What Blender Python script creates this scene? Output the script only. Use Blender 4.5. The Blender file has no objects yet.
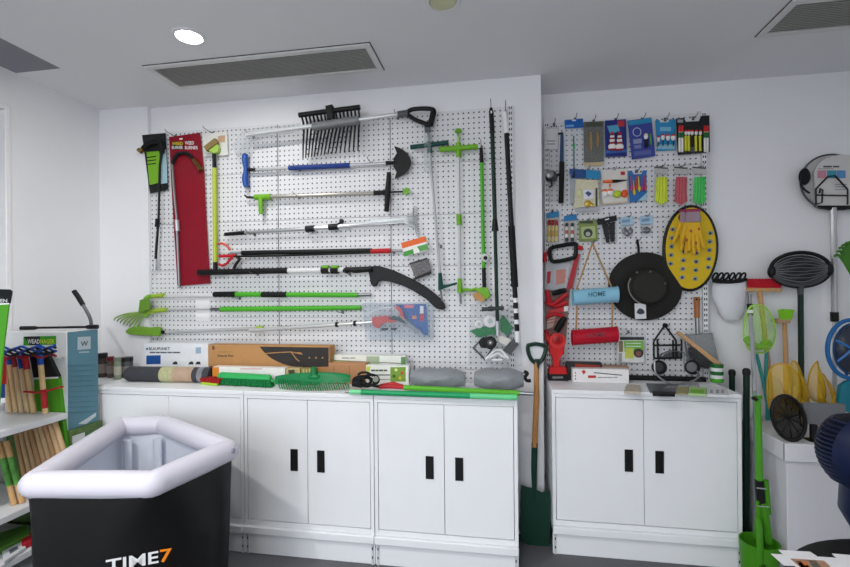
import bpy, math, random
from mathutils import Vector as V, Matrix
random.seed(7)
sc = bpy.context.scene
COL = sc.collection
# ---------------------------------------------------------------- camera
F, CY, YAW, ROLL = 457.13, 291.95, 0.1672, -0.0088
CAM = V((0.7224, -2.5008, 1.5466))
cd = bpy.data.cameras.new('camera'); cam = bpy.data.objects.new('camera', cd); COL.objects.link(cam)
cd.sensor_width = 36; cd.lens = F * 36 / 850; cd.shift_y = (CY - 283.5) / 850; cd.clip_start = .02
cam.matrix_world = Matrix.Translation(CAM) @ Matrix.Rotation(YAW, 4, 'Z') @ Matrix.Rotation(math.pi/2, 4, 'X') @ Matrix.Rotation(ROLL, 4, 'Z')
sc.camera = cam
def ray(px, py):
    x, y = px - 425, py - CY
    c, s = math.cos(-ROLL), math.sin(-ROLL)
    x, y = x*c - y*s, x*s + y*c
    r, u = x/F, -y/F
    c, s = math.cos(YAW), math.sin(YAW)
    return V((r*c - s, r*s + c, u))
def at(px, py, axis, val):
    """the point of the photograph's ray that lies on the plane axis = val"""
    d = ray(px, py); return CAM + d * ((val - CAM[axis]) / d[axis])
def P(px, py, Y): return at(px, py, 1, Y)
def Z(px, py, z): return at(px, py, 2, z)
def S(p):
    """metres per pixel at a point"""
    d = p - CAM; return (-d.x*math.sin(YAW) + d.y*math.cos(YAW)) / F
# ---------------------------------------------------------------- materials
def lin(h):
    h = h.lstrip('#'); o = []
    for i in (0, 2, 4):
        c = int(h[i:i+2], 16)/255
        o.append(c/12.92 if c <= .04045 else ((c+.055)/1.055)**2.4)
    return o
_mc = {}
def M(h, rough=.5, metal=0, alpha=1, var=.06, scale=30, bump=0.0, net=None, trans=0):
    key = (h, rough, metal, alpha, var, scale, bump, net, trans)
    if key in _mc: return _mc[key]
    m = bpy.data.materials.new('surface_' + h.strip('#')); m.use_nodes = True
    nt = m.node_tree; b = nt.nodes['Principled BSDF']; L = nt.links.new
    c = lin(h)
    tc = nt.nodes.new('ShaderNodeTexCoord'); nz = nt.nodes.new('ShaderNodeTexNoise')
    nz.inputs['Scale'].default_value = scale; nz.inputs['Detail'].default_value = 3
    L(tc.outputs['Object'], nz.inputs['Vector'])
    mx = nt.nodes.new('ShaderNodeMix'); mx.data_type = 'RGBA'
    mx.inputs[6].default_value = (*[max(0, v*(1-var)) for v in c], 1); mx.inputs[7].default_value = (*[min(1, v*(1+var)) for v in c], 1)
    L(nz.outputs['Fac'], mx.inputs[0]); L(mx.outputs[2], b.inputs['Base Color'])
    b.inputs['Roughness'].default_value = rough; b.inputs['Metallic'].default_value = metal
    b.inputs['Alpha'].default_value = alpha; b.inputs['Specular IOR Level'].default_value = .3
    if trans: b.inputs['Transmission Weight'].default_value = trans
    if bump:
        bp = nt.nodes.new('ShaderNodeBump'); bp.inputs['Strength'].default_value = bump; bp.inputs['Distance'].default_value = .004
        L(nz.outputs['Fac'], bp.inputs['Height']); L(bp.outputs['Normal'], b.inputs['Normal'])
    if net:   # woven net: fine crossing threads
        sx = nt.nodes.new('ShaderNodeSeparateXYZ'); L(tc.outputs['Object'], sx.inputs[0])
        outs = []
        for a in (0, 2):
            mu = nt.nodes.new('ShaderNodeMath'); mu.operation = 'MULTIPLY'; mu.inputs[1].default_value = net; L(sx.outputs[a], mu.inputs[0])
            fr = nt.nodes.new('ShaderNodeMath'); fr.operation = 'FRACT'; L(mu.outputs[0], fr.inputs[0])
            lt = nt.nodes.new('ShaderNodeMath'); lt.operation = 'LESS_THAN'; lt.inputs[1].default_value = .3; L(fr.outputs[0], lt.inputs[0]); outs.append(lt)
        mxm = nt.nodes.new('ShaderNodeMath'); mxm.operation = 'MAXIMUM'; L(outs[0].outputs[0], mxm.inputs[0]); L(outs[1].outputs[0], mxm.inputs[1])
        mr = nt.nodes.new('ShaderNodeMapRange'); mr.inputs['To Min'].default_value = alpha; mr.inputs['To Max'].default_value = min(1, alpha+.35)
        L(mxm.outputs[0], mr.inputs['Value']); L(mr.outputs[0], b.inputs['Alpha'])
    _mc[key] = m; return m
def clear(h='#b4bec5', a=.16, bump=.35): return M(h, .1, 0, a*.8, 0.02, 16, bump)
BLK = M('#0e0f10', .5); BLKR = M('#121314', .75, bump=.15); SIL = M('#b9bcbf', .32, .7); STEEL = M('#8b8f92', .3, .9)
WHT = M('#e8e9ea', .5); LIME = M('#6fae26', .42); GRN = M('#4dad2c', .4); TEAL = M('#0c4540', .45); DGRN = M('#0d2a20', .45)
RED = M('#c01f2a', .4); WOOD = M('#c99b68', .55, scale=60, var=.18); PALEW = M('#d9b98a', .6, scale=70, var=.15); WIRE = M('#6d7073', .35, .8)
BLUE = M('#1d4a9c', .4); PAINT = M('#eff1f4', .38, var=.015, scale=6); KRAFT = M('#b98a58', .7, var=.08, scale=25); YEL = M('#e0c21c', .5); NAVYC = M('#22317d', .4)
# ---------------------------------------------------------------- mesh builder
class MB:
    def __init__(s): s.v = []; s.f = []
    def add(s, vs, fs):
        n = len(s.v); s.v += [V(v) for v in vs]; s.f += [[i+n for i in f] for f in fs]; return s
    def box(s, lo, hi):
        x0, y0, z0 = lo; x1, y1, z1 = hi
        return s.add([(x0,y0,z0),(x1,y0,z0),(x1,y1,z0),(x0,y1,z0),(x0,y0,z1),(x1,y0,z1),(x1,y1,z1),(x0,y1,z1)],
                     [(3,2,1,0),(4,5,6,7),(0,1,5,4),(1,2,6,5),(2,3,7,6),(3,0,4,7)])
    def prism(s, poly, vec):
        n = len(poly); vec = V(vec); a = [V(p) for p in poly]
        nr = V((0,0,0))
        for i in range(n): nr += a[i].cross(a[(i+1) % n])
        if nr.dot(vec) > 0: a.reverse()
        vs = a + [p + vec for p in a]
        return s.add(vs, [list(range(n)), list(range(2*n-1, n-1, -1))] + [(i, n+i, n+(i+1) % n, (i+1) % n) for i in range(n)])
    def tube(s, pts, r, n=10, cap=True, flat=1):
        pts = [V(p) for p in pts]; k = len(pts)
        rs = r if isinstance(r, (list, tuple)) else [r]*k
        up = None; rings = []
        for i in range(k):
            t = (pts[min(i+1, k-1)] - pts[max(i-1, 0)])
            t = t.normalized() if t.length > 1e-9 else V((0,0,1))
            if up is None: up = V((0,1,0)) if abs(t.y) < .9 else V((1,0,0))
            a = (up - t*up.dot(t)); a = a.normalized() if a.length > 1e-6 else t.orthogonal().normalized(); up = a
            b = t.cross(a)
            rings.append([pts[i] + a*(rs[i]*flat*math.cos(2*math.pi*j/n)) + b*(rs[i]*math.sin(2*math.pi*j/n)) for j in range(n)])
        vs = [p for q in rings for p in q]
        fs = [(i*n+j, (i+1)*n+j, (i+1)*n+(j+1) % n, i*n+(j+1) % n) for i in range(k-1) for j in range(n)]
        if cap: fs += [list(range(n)), list(range(k*n-1, (k-1)*n-1, -1))]
        return s.add(vs, fs)
    def loop(s, pts, r, n=8):
        """closed tube"""
        pts = [V(p) for p in pts]; k = len(pts); c = sum(pts, V())/k; vs = []
        for i in range(k):
            t = (pts[(i+1) % k]-pts[i-1]).normalized(); a = pts[i]-c; a = (a - t*a.dot(t)).normalized(); b = t.cross(a)
            vs += [pts[i] + a*(r*math.cos(2*math.pi*j/n)) + b*(r*math.sin(2*math.pi*j/n)) for j in range(n)]
        return s.add(vs, [(i*n+j, ((i+1) % k)*n+j, ((i+1) % k)*n+(j+1) % n, i*n+(j+1) % n) for i in range(k) for j in range(n)])
    def lathe(s, o, ax, prof, n=20):
        """prof: (radius, height along ax)"""
        o = V(o); ax = V(ax).normalized(); a = ax.orthogonal().normalized(); b = ax.cross(a); vs = []
        for r, h in prof: vs += [o + ax*h + a*(r*math.cos(2*math.pi*j/n)) + b*(r*math.sin(2*math.pi*j/n)) for j in range(n)]
        k = len(prof)
        return s.add(vs, [(i*n+j, i*n+(j+1) % n, (i+1)*n+(j+1) % n, (i+1)*n+j) for i in range(k-1) for j in range(n)] + [list(range(n-1, -1, -1)), list(range((k-1)*n, k*n))])
    def ell(s, c, r, n=14, m=9):
        c = V(c); rx, ry, rz = r; vs = []
        for i in range(1, m):
            t = math.pi*i/m
            vs += [c + V((rx*math.sin(t)*math.cos(2*math.pi*j/n), ry*math.sin(t)*math.sin(2*math.pi*j/n), rz*math.cos(t))) for j in range(n)]
        vs += [c+V((0,0,rz)), c-V((0,0,rz))]; q = (m-1)*n
        fs = [(i*n+j, (i+1)*n+j, (i+1)*n+(j+1) % n, i*n+(j+1) % n) for i in range(m-2) for j in range(n)]
        fs += [(j, (j+1) % n, q) for j in range(n)] + [((m-2)*n+(j+1) % n, (m-2)*n+j, q+1) for j in range(n)]
        return s.add(vs, fs)
    def sheet(s, grid, th):
        """grid of points [row][col], closed slab thickened by vector th"""
        th = V(th); R, C = len(grid), len(grid[0]); n = R*C
        vs = [V(p) for r in grid for p in r]; vs += [p+th for p in vs]
        fs = []
        for i in range(R-1):
            for j in range(C-1):
                a, b, c, d = i*C+j, i*C+j+1, (i+1)*C+j+1, (i+1)*C+j
                fs += [(a, b, c, d), (n+d, n+c, n+b, n+a)]
        for j in range(C-1): fs += [(j+1, j, n+j, n+j+1), ((R-1)*C+j, (R-1)*C+j+1, n+(R-1)*C+j+1, n+(R-1)*C+j)]
        for i in range(R-1): fs += [(i*C, (i+1)*C, n+(i+1)*C, n+i*C), ((i+1)*C+C-1, i*C+C-1, n+i*C+C-1, n+(i+1)*C+C-1)]
        return s.add(vs, fs)
    def obj(s, name, mat, parent=None, bevel=0, sharp=35):
        off = V((0,0,0))
        if parent is not None:
            p = parent
            while p is not None: off = off + p.location; p = p.parent
        me = bpy.data.meshes.new(name); me.from_pydata([tuple(v-off) for v in s.v], [], s.f); me.validate()
        me.polygons.foreach_set('use_smooth', [True]*len(me.polygons)); me.set_sharp_from_angle(angle=math.radians(sharp))
        me.materials.append(mat)
        o = bpy.data.objects.new(name, me); COL.objects.link(o)
        if parent is not None: o.parent = parent
        if bevel:
            b = o.modifiers.new('bevel', 'BEVEL'); b.width = bevel; b.segments = 2; b.limit_method = 'ANGLE'
        return o
def thing(name, label, cat, loc, group=None):
    o = bpy.data.objects.new(name, None); COL.objects.link(o); o.location = loc; o.empty_display_size = .05
    o['label'] = label; o['category'] = cat
    if group: o['group'] = group
    return o
def tag(o, label, cat, group=None):
    o['label'] = label; o['category'] = cat
    if group: o['group'] = group
    return o
def struct(o): o['kind'] = 'structure'; return o
# ------------------------------------------ shapes measured on the photograph, built on a plane at their real distance
def poly(t, name, pts, Y, th, mat, bevel=0): return MB().prism([P(x, y, Y) for x, y in pts], (0, th, 0)).obj(name, mat, t, bevel)
def pipe(t, name, pts, w, Y, mat, n=10, flat=1):
    q = [P(p[0], p[1], p[2] if len(p) > 2 else Y) for p in pts]
    ws = w if isinstance(w, (list, tuple)) else [w]*len(q)
    return MB().tube(q, [a*S(b)/2 for a, b in zip(ws, q)], n, flat=flat).obj(name, mat, t)
def blob(t, name, x, y, w, h, Y, dep, mat):
    c = P(x, y, Y); s = S(c); return MB().ell(c, (w*s/2, dep/2, h*s/2)).obj(name, mat, t)
def puck(t, name, x, y, rpx, Y, dep, mat, n=20):
    c = P(x, y, Y); r = rpx*S(c); return MB().lathe(c, (0,-1,0), [(r*.85, 0), (r, dep*.15), (r, dep*.8), (r*.85, dep)], n).obj(name, mat, t)
def rectp(x0, y0, x1, y1): return [(x0, y0), (x1, y0), (x1, y1), (x0, y1)]
def spline(pts, k=6):
    """smooth curve through the points"""
    out = []; n = len(pts)
    for i in range(n-1):
        p0, p1, p2, p3 = pts[max(i-1, 0)], pts[i], pts[i+1], pts[min(i+2, n-1)]
        for j in range(k):
            t = j/k
            out.append(tuple(.5*((2*b) + (-a+c)*t + (2*a-5*b+4*c-d)*t*t + (-a+3*b-3*c+d)*t**3) for a, b, c, d in zip(p0, p1, p2, p3)))
    return out + [pts[-1]]
def text(t, s, o, right, up, w, h, mat, name='lettering', depth=.0008):
    """lettering fitted to a w x h metre box whose lower left corner is o"""
    cu = bpy.data.curves.new(name, 'FONT'); cu.body = s; cu.resolution_u = 2; cu.offset = .018
    ob = bpy.data.objects.new(name, cu); COL.objects.link(ob)
    me = bpy.data.meshes.new_from_object(ob.evaluated_get(bpy.context.evaluated_depsgraph_get()))
    bpy.data.objects.remove(ob)
    xs = [v.co.x for v in me.vertices]; ys = [v.co.y for v in me.vertices]
    x0, x1, y0, y1 = min(xs), max(xs), min(ys), max(ys); right = V(right).normalized(); up = V(up).normalized(); nr = right.cross(up)
    vs = [V(o) + right*((v.co.x-x0)/(x1-x0)*w) + up*((v.co.y-y0)/(y1-y0)*h) + nr*depth for v in me.vertices]
    mb = MB(); mb.add(vs, [list(p.vertices) for p in me.polygons]); bpy.data.meshes.remove(me)
    return mb.obj(name, mat, t)
def textp(t, s, x0, y0, x1, y1, Y, mat):
    a, b, c = P(x0, y1, Y), P(x1, y1, Y), P(x0, y0, Y)
    r = b-a
    return text(t, s, a, (1, 0, r.z/r.x), (0, 0, 1), r.length, c.z-a.z, mat)
YL, YR, WALLR = .45, .71, .78      # faces of the two pegboards and the recessed wall
TOP = .9684; H = 2.912

def words(t, x0, y0, x1, y1, Y, mat, n=3):
    """a line of print too small to read: a row of short bars of different length"""
    mb = MB(); k = [(.30, .22, .34, .26, .4)[i % 5] for i in range(n)]; tot = sum(k)*1.12; u = 0
    for w in k:
        a, b = u/tot, (u+w)/tot; q = lambda f, y: (x0+(x1-x0)*f, y)
        mb.prism([P(*q(a, y0), Y), P(*q(b, y0), Y), P(*q(b, y1), Y), P(*q(a, y1), Y)], (0, .0008, 0)); u += w*1.12
    return mb.obj('small_print', mat, t)
# ================================================================ the setting
WP = M('#eeeff2', .75, var=.02, scale=4); CP = M('#e6e7ea', .8, var=.015, scale=3); FL = M('#67686c', .95, var=.35, scale=420, bump=.4)
XL, XR = -2.207, 2.9; YB = -4.6
struct(MB().box((XL-.1, YB, -.05), (XR+.1, .95, 0)).obj('floor', FL))
cl = MB(); cl.box((-1.887, YB, H), (XR+.1, .95, H+.06)); cl.box((XL-.1, -.152, H), (-1.887, .95, H+.06))
cl.box((XL-.1, YB, H+.03), (-1.887, -.152, H+.06))
struct(cl.obj('ceiling', CP)); struct(MB().box((XL, YB, H-.001), (-1.887, -.152, H+.029)).obj('recess_shade_panel', M('#8b8d94', .85, var=.02)))  # flush grey panel: its dark colour stands in for an unlit ceiling recess
wl = MB(); wl.box((XL-.1, -.186, 0), (XL, .6, H)); wl.box((XL-.1, YB, 0), (XL, -.186, .85)); wl.box((XL-.1, YB, 2.69), (XL, -.186, H)); wl.box((XL-.1, YB, .85), (XL, -3.2, 2.72))
struct(wl.obj('wall_left', WP))
wb = MB(); wb.box((XL, .47, 0), (.975, .6, H)); wb.box((.85, .6, 0), (.975, .9, H)); wb.box((.975, WALLR, 0), (XR, .9, H))
struct(wb.obj('wall_back', WP))
struct(MB().box((XR, YB, 0), (XR+.1, .9, H)).obj('wall_right', WP))
struct(MB().box((1.0, YB-.1, 0), (XR+.1, YB, H)).obj('light_block_wall', WP))  # unseen partial wall behind the camera, added to cut daylight on the right
a = P(149, 106, .45)
struct(MB().box((XL, .435, 0), (a.x, .47, H)).obj('trim_1', WP))
# window on the side wall: white frame with a grey roller blind drawn behind the glass
wn = thing('window_1', 'white framed window in the side wall with a pale blind', 'window', (XL, -1.7, .85)); wn['kind'] = 'structure'
fr = MB(); fr.box((XL-.05, -.218, .85), (XL+.004, -.186, 2.69)); fr.box((XL-.05, -3.2, .85), (XL+.004, -3.13, 2.69)); fr.box((XL-.05, -3.13, .85), (XL+.004, -.218, .91)); fr.box((XL-.05, -3.13, 2.66), (XL+.004, -.218, 2.69))
fr.obj('frame', M('#f2f2f4', .35), wn, .004)
MB().box((XL-.04, -3.13, .91), (XL-.032, -.24, 2.66)).obj('pane', M('#9fa6aa', .05, alpha=.12), wn)
MB().box((XL-.09, -3.15, .9), (XL-.085, -.22, 2.7)).obj('blind', M('#74767b', .8), wn)
# ---------------------------------------------------------------- ceiling fittings
for i, (px, py, lb, on) in enumerate([(189, 36, 'round recessed ceiling downlight glowing white', 1), (443, 1, 'round recessed ceiling downlight with a dull yellowish lens', 0)]):
    c = Z(px, py, H)
    t = thing('ceiling_downlight', lb, 'ceiling light', c, 'recessed downlights in the ceiling')
    MB().lathe(c, (0,0,-1), [(.085, 0), (.085, .003), (.078, .008), (.066, .008), (.062, -.0), (.062, -.001)], 32).obj('trim_ring', M('#e4e5e6', .4), t)
    if on:
        m = bpy.data.materials.new('lamp_lens'); m.use_nodes = True; b = m.node_tree.nodes['Principled BSDF']
        b.inputs['Emission Color'].default_value = (1, .98, .95, 1); b.inputs['Emission Strength'].default_value = 14
    else: m = M('#d3d2ae', .3)
    MB().lathe(c + V((0,0,-.002)), (0,0,-1), [(.061, 0), (.061, .004), (.04, .0055)], 32).obj('lens', m, t)
def vent(lb, x0, x1, y0, y1):
    t = thing('ceiling_vent', lb, 'air vent', ((x0+x1)/2, (y0+y1)/2, H), 'air vents in the ceiling')
    f = MB(); w = .035
    for lo, hi in (((x0-w, y0-w), (x1+w, y0)), ((x0-w, y1), (x1+w, y1+w)), ((x0-w, y0), (x0, y1)), ((x1, y0), (x1+w, y1))): f.box((*lo, H-.012), (*hi, H+.0))
    f.obj('frame', M('#dcdcdc', .5), t, .002)
    g = MB(); w = .039; [g.box((*lo, H-.003), (*hi, H-.0002)) for lo, hi in (((x0-w, y0-w), (x1+w, y0)), ((x0-w, y1), (x1+w, y1+w)), ((x0-w, y0), (x0, y1)), ((x1, y0), (x1+w, y1)))]; g.obj('shadow_gap', M('#2b2b2b', .8), t)
    MB().box((x0, y0, H-.004), (x1, y1, H-.0005)).obj('backing', M('#a2a29e', .8), t)
    s = MB(); n = 16
    for k in range(n):
        yy = y0 + .008 + (y1-y0-.016)*k/(n-1)
        s.add([(x0+.004, yy-.005, H-.011), (x1-.004, yy-.005, H-.011), (x1-.004, yy+.004, H-.005), (x0+.004, yy+.004, H-.005),
               (x0+.004, yy-.0055, H-.0095), (x1-.004, yy-.0055, H-.0095), (x1-.004, yy+.0035, H-.0035), (x0+.004, yy+.0035, H-.0035)],
              [(3,2,1,0),(4,5,6,7),(0,1,5,4),(1,2,6,5),(2,3,7,6),(3,0,4,7)])
    s.obj('louvre_grille', M('#c9c9c4', .6), t)
vent('long slatted grey air vent in the ceiling beside the glowing downlight', -1.344, -.015, -.054, .186)
vent('slatted grey air vent in the ceiling above the landing net and black leaf grabber', 2.12, 2.85, -.054, .2)
# ---------------------------------------------------------------- pegboards
def peg_mat():
    m = bpy.data.materials.new('perforated_panel'); m.use_nodes = True; nt = m.node_tree; b = nt.nodes['Principled BSDF']; L = nt.links.new
    tc = nt.nodes.new('ShaderNodeTexCoord'); sx = nt.nodes.new('ShaderNodeSeparateXYZ'); L(tc.outputs['Object'], sx.inputs[0]); sq = []
    def op(o, a, bv=None):
        k = nt.nodes.new('ShaderNodeMath'); k.operation = o; L(a, k.inputs[0])
        if bv is not None:
            if isinstance(bv, (int, float)): k.inputs[1].default_value = bv
            else: L(bv, k.inputs[1])
        return k.outputs[0]
    for ax in (0, 2):
        u = op('FRACT', op('DIVIDE', sx.outputs[ax], .0335)); d = op('SUBTRACT', u, .5); sq.append(op('MULTIPLY', d, d))
    r = op('SQRT', op('ADD', sq[0], sq[1])); h = op('LESS_THAN', r, .155)
    mx = nt.nodes.new('ShaderNodeMix'); mx.data_type = 'RGBA'; mx.inputs[6].default_value = (*lin('#e2e3e6'), 1); mx.inputs[7].default_value = (*lin('#3c3e44'), 1)
    L(h, mx.inputs[0]); L(mx.outputs[2], b.inputs['Base Color']); b.inputs['Roughness'].default_value = .45
    bp = nt.nodes.new('ShaderNodeBump'); bp.inputs['Distance'].default_value = .004; bp.invert = True; L(h, bp.inputs['Height']); L(bp.outputs['Normal'], b.inputs['Normal'])
    return m
PEG = peg_mat(); SLOT = M('#202226', .7)
def bay(lb, x0, x1, Y, ztop, z0=.1, left=False, right=False):
    t = thing('pegboard_bay', lb, 'pegboard', ((x0), Y, 0), 'pegboard bays along the back wall')
    h = .335; z = ztop
    while z > z0+.05:
        MB().box((x0+.004, Y, max(z-h, z0)+.002), (x1-.004, Y+.015, z-.001)).obj('perforated_panel', PEG, t); z -= h
    MB().box((x0+.02, Y+.0153, 0), (x0+.06, Y+.0185, ztop-.01)).obj('rear_post', PAINT, t)
    for xx, on in ((x0, left), (x1, right)):
        if not on: continue
        s = 1 if xx == x1 else -1
        xa, xb = sorted((xx, xx+s*.03)); up = MB().box((xa, Y-.004, 0), (xb, Y+.017, ztop+.01)).obj('upright', PAINT, t)
        m = MB(); zz = z0+.05; xm = (xa+xb)/2
        while zz < ztop-.02: m.box((xm-.009, Y-.0055, zz), (xm-.003, Y-.0035, zz+.016)); m.box((xm+.003, Y-.0055, zz), (xm+.009, Y-.0035, zz+.016)); zz += .034
        m.obj('slots', SLOT, up)
    return t
bay('white pegboard bay carrying the two weed burners and the yellow weed brush', -1.80, -.8, YL, 2.72, left=True)
bay('white pegboard bay behind the black rake head and the pole saw', -.8, 0, YL, 2.72)
bay('white pegboard bay carrying the T-handled weeders beside the wall corner', 0, .768, YL, 2.72, right=True)
bay('white pegboard bay of fishing tackle in the recess by the black hat', 1.045, 2.0, YR, 2.69, left=True, right=True)
m = MB(); [m.box((x-.0045, YL-.0015, z), (x+.006, YL+.01, z+.016)) for x in (-.8, 0) for z in [1.0+.034*k for k in range(50)]]
# ---------------------------------------------------------------- base decks and cabinets
def deck(lb, x0, x1, Y):
    t = thing('base_deck', lb, 'shelf base', ((x0+x1)/2, Y+.2, 0), 'white shelving bases under the cabinets')
    MB().box((x0+.002, Y+.012, 0), (x1-.002, Y+.03, .128)).obj('kick_plate', PAINT, t, .002)
    MB().box((x0+.002, Y-.02, .13), (x1-.002, Y+.42, .172)).obj('deck_shelf', PAINT, t, .004)
    for xx in (x0+.01, x1-.022):
        f = MB().box((xx, Y+.006, 0), (xx+.012, Y+.0115, .128)).obj('foot', M('#cfd1d4', .4), t)
        [MB().box((xx+.003, Y+.004, z), (xx+.009, Y+.0062, z+.014)).obj('slot', SLOT, f) for z in (.035, .085)]
def cabinet(lb, x0, x1, Y, dep=.40, hz=None):
    z0, z1 = .1735, TOP; e = .022
    t = thing('storage_cabinet', lb, 'cabinet', ((x0+x1)/2, Y+dep/2, z0), 'white two-door metal cabinets')
    b = MB(); b.box((x0+.002, Y, z0), (x0+e, Y+dep, z1-.024)); b.box((x1-e, Y, z0), (x1-.002, Y+dep, z1-.024)); b.box((x0+e, Y, z0), (x1-e, Y+dep, z0+.03)); b.box((x0+e, Y+dep-.01, z0+.03), (x1-e, Y+dep, z1-.03))
    b.box((x0+e, Y, z1-.044), (x1-e, Y+dep, z1-.024))
    b.obj('body', PAINT, t, .0015); MB().box((x0+.001, Y-.004, z1-.024), (x1-.001, Y+dep, z1)).obj('top', PAINT, t, .003)
    xm = (x0+x1)/2
    for k, (a, c) in enumerate(((x0+e+.003, xm-.0015), (xm+.0015, x1-e-.003))):
        d = MB().box((a, Y+.002, z0+.034), (c, Y+.02, z1-.047)).obj('door', PAINT, t, .002)
        hx = (xm-.104, xm-.060) if k == 0 else (xm+.060, xm+.104)
        hd = MB(); w = .006
        hd.box((hx[0], Y-.004, .511), (hx[0]+w, Y+.004, .636)); hd.box((hx[1]-w, Y-.004, .511), (hx[1], Y+.004, .636)); hd.box((hx[0]+w, Y-.004, .511), (hx[1]-w, Y+.004, .517)); hd.box((hx[0]+w, Y-.004, .63), (hx[1]-w, Y+.004, .636))
        hd.box((hx[0]+w, Y-.001, .517), (hx[1]-w, Y+.004, .63))
        hd.obj('handle', BLK, d)
deck('white shelf base under the cabinet behind the black plunge tub', -1.804, -.8, 0)
deck('white shelf base under the middle cabinet of the long run', -.8, 0, 0); deck('white shelf base ending beside the green spade blade', 0, .8, 0); deck('white shelf base of the separate wide cabinet in the recess', 1.002, 2.016, .265)
cabinet('white two-door cabinet half hidden behind the black plunge tub', -1.804, -.8, 0)
cabinet('white two-door cabinet in the middle of the run of three', -.8, 0, 0)
cabinet('white two-door cabinet beside the spade, under the two grey bags', 0, .8, 0)
cabinet('wide white two-door cabinet standing alone under the fishing tackle board', 1.002, 2.016, .265)
# ================================================================ tools hanging on the long pegboard
def D(d): return YL - d
HG = 'wire hooks on the pegboards'
def hook(px, py, Yb, what, ln=.09):
    a = P(px, py, Yb)
    t = thing('peg_hook', 'thin wire peg hook ' + what, 'hook', a, HG)
    MB().tube([a+V((0,.004,0)), a+V((0,-.02,-.002)), a+V((0,-ln,.004)), a+V((0,-ln-.012,.014))], .0024, 6).obj('wire', WIRE, t)
    MB().box(a+V((-.008,-.004,-.012)), a+V((.008,-.0006,.012))).obj('clip', WIRE, t)
def tool(name, label, cat, px, py, d=.03, group=None, Y=None): return thing(name, label, cat, P(px, py, D(d) if Y is None else Y), group)
# --- weed burner on a black and green card
t = tool('weed_burner', 'black weed burner wand on a black and green backing card', 'weed burner', 155, 200, .02)
c = poly(t, 'backing_card', [(142,135),(165.4,133),(168,189.5),(150,193.5)], D(.022), .004, M('#1c1e1d', .5))
poly(c, 'green_print', [(146.5,152),(160,151),(158,183),(149.5,185)], D(.0235), .001, M('#7bb52a', .45))
poly(c, 'pale_blue_print', [(161,150),(166,149.6),(167.4,183),(159.6,184)], D(.0235), .001, M('#a9cdd6', .45))
for y in (157, 160.5, 164): poly(c, 'print_stripe', [(147,y),(156,y-1.2),(156,y-.2),(147,y+1)], D(.0246), .001, BLK)
pipe(t, 'hose_head', spline([(143,149),(148,144),(157,141.5),(161.5,146),(162,153)]), 5, D(.045), BLKR)
pipe(t, 'nozzle', [(138.5,149.5),(140.5,151.5),(144,148)], [4,5,4], D(.045), M('#8a6a38', .3, .8))
pipe(t, 'tube', [(162,152),(160,165),(158.5,222),(156.5,246),(155.6,262)], [2.6,2.4,2.2,2.6,2.6], D(.045), BLK)
pipe(t, 'valve', [(157.6,219),(157.2,227)], 4.4, D(.045), BLKR); pipe(t, 'end_grip', [(155.7,259),(155.4,270)], [3.4,4], D(.045), SIL)
# --- weed burner on the long dark red card
RC = M('#8a1b2a', .24, var=.12, scale=5)
t = tool('weed_burner', 'weed burner wand on a long dark red backing card', 'weed burner', 185, 250, .02)
c = poly(t, 'backing_card', [(169,137),(200,132.6),(204,170),(206,215),(210,283.5),(177.5,286),(173,215)], D(.02), .004, RC)
poly(c, 'logo_panel', rectp(171.5,141.5,183.5,149.5), D(.0215), .001, M('#2a2018')); textp(c, 'WEED', 172,142,183,145.2, D(.0222), M('#e3c63a')); textp(c, 'BURNER', 172,146,183,149, D(.0222), WHT)
textp(c, 'WEED', 185,141.3,194,144.6, D(.0215), WHT); textp(c, 'BURNER', 185,146,198,149.4, D(.0215), WHT)
poly(c, 'hang_hole', [(179.5,138.3),(182.5,137.9),(182.5,139.4),(179.5,139.8)], D(.0212), .001, WHT)
pipe(t, 'hose_head', spline([(194.5,161),(190,155.5),(184,153),(176.5,155),(172.3,164)]), [3.4]*24+[3.4], D(.04), BLKR)
pipe(t, 'nozzle', [(193.5,159.5),(197,164),(201.5,170)], [4,4.6,5.5], D(.04), M('#7a5a30', .3, .8))
pipe(t, 'tube', [(172,163),(174,190),(176.5,216),(179.5,288)], 2.3, D(.04), M('#8f8f92', .3, .7)); pipe(t, 'valve', [(177,220),(177.7,231)], 4.5, D(.04), SIL)
# --- yellow weed brush on a white card
t = tool('weed_brush', 'weed brush with yellow-green pole and white header card', 'weed brush', 214, 200, .03)
c = poly(t, 'header_card', [(202.5,134),(227,131.5),(228,155),(204,156.5)], D(.02), .004, M('#e4e4df', .5))
poly(c, 'printed_patch', [(218,136),(225,135.3),(225,142),(218,142.6)], D(.021), .0008, M('#c9a88a'))
poly(t, 'brush_head', [(205,148),(214,139),(216.5,142.5),(218.5,148),(217,152),(213,153.5),(209,151)], D(.06), .03, M('#a8cf5a', .4), .004)
poly(t, 'bristles', [(203.5,146.5),(214.5,138),(217,142.6),(206,151)], D(.072), .03, M('#8c7a4c', .9, bump=.8))
pipe(t, 'collar', [(214,152),(214.5,169)], 4, D(.045), BLK); pipe(t, 'pole', [(214.4,168),(215.2,262)], 4.3, D(.045), M('#b3c23a', .4)); pipe(t, 'end_cap', [(215.2,262),(215.3,274)], 4.4, D(.025), BLK)
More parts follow.
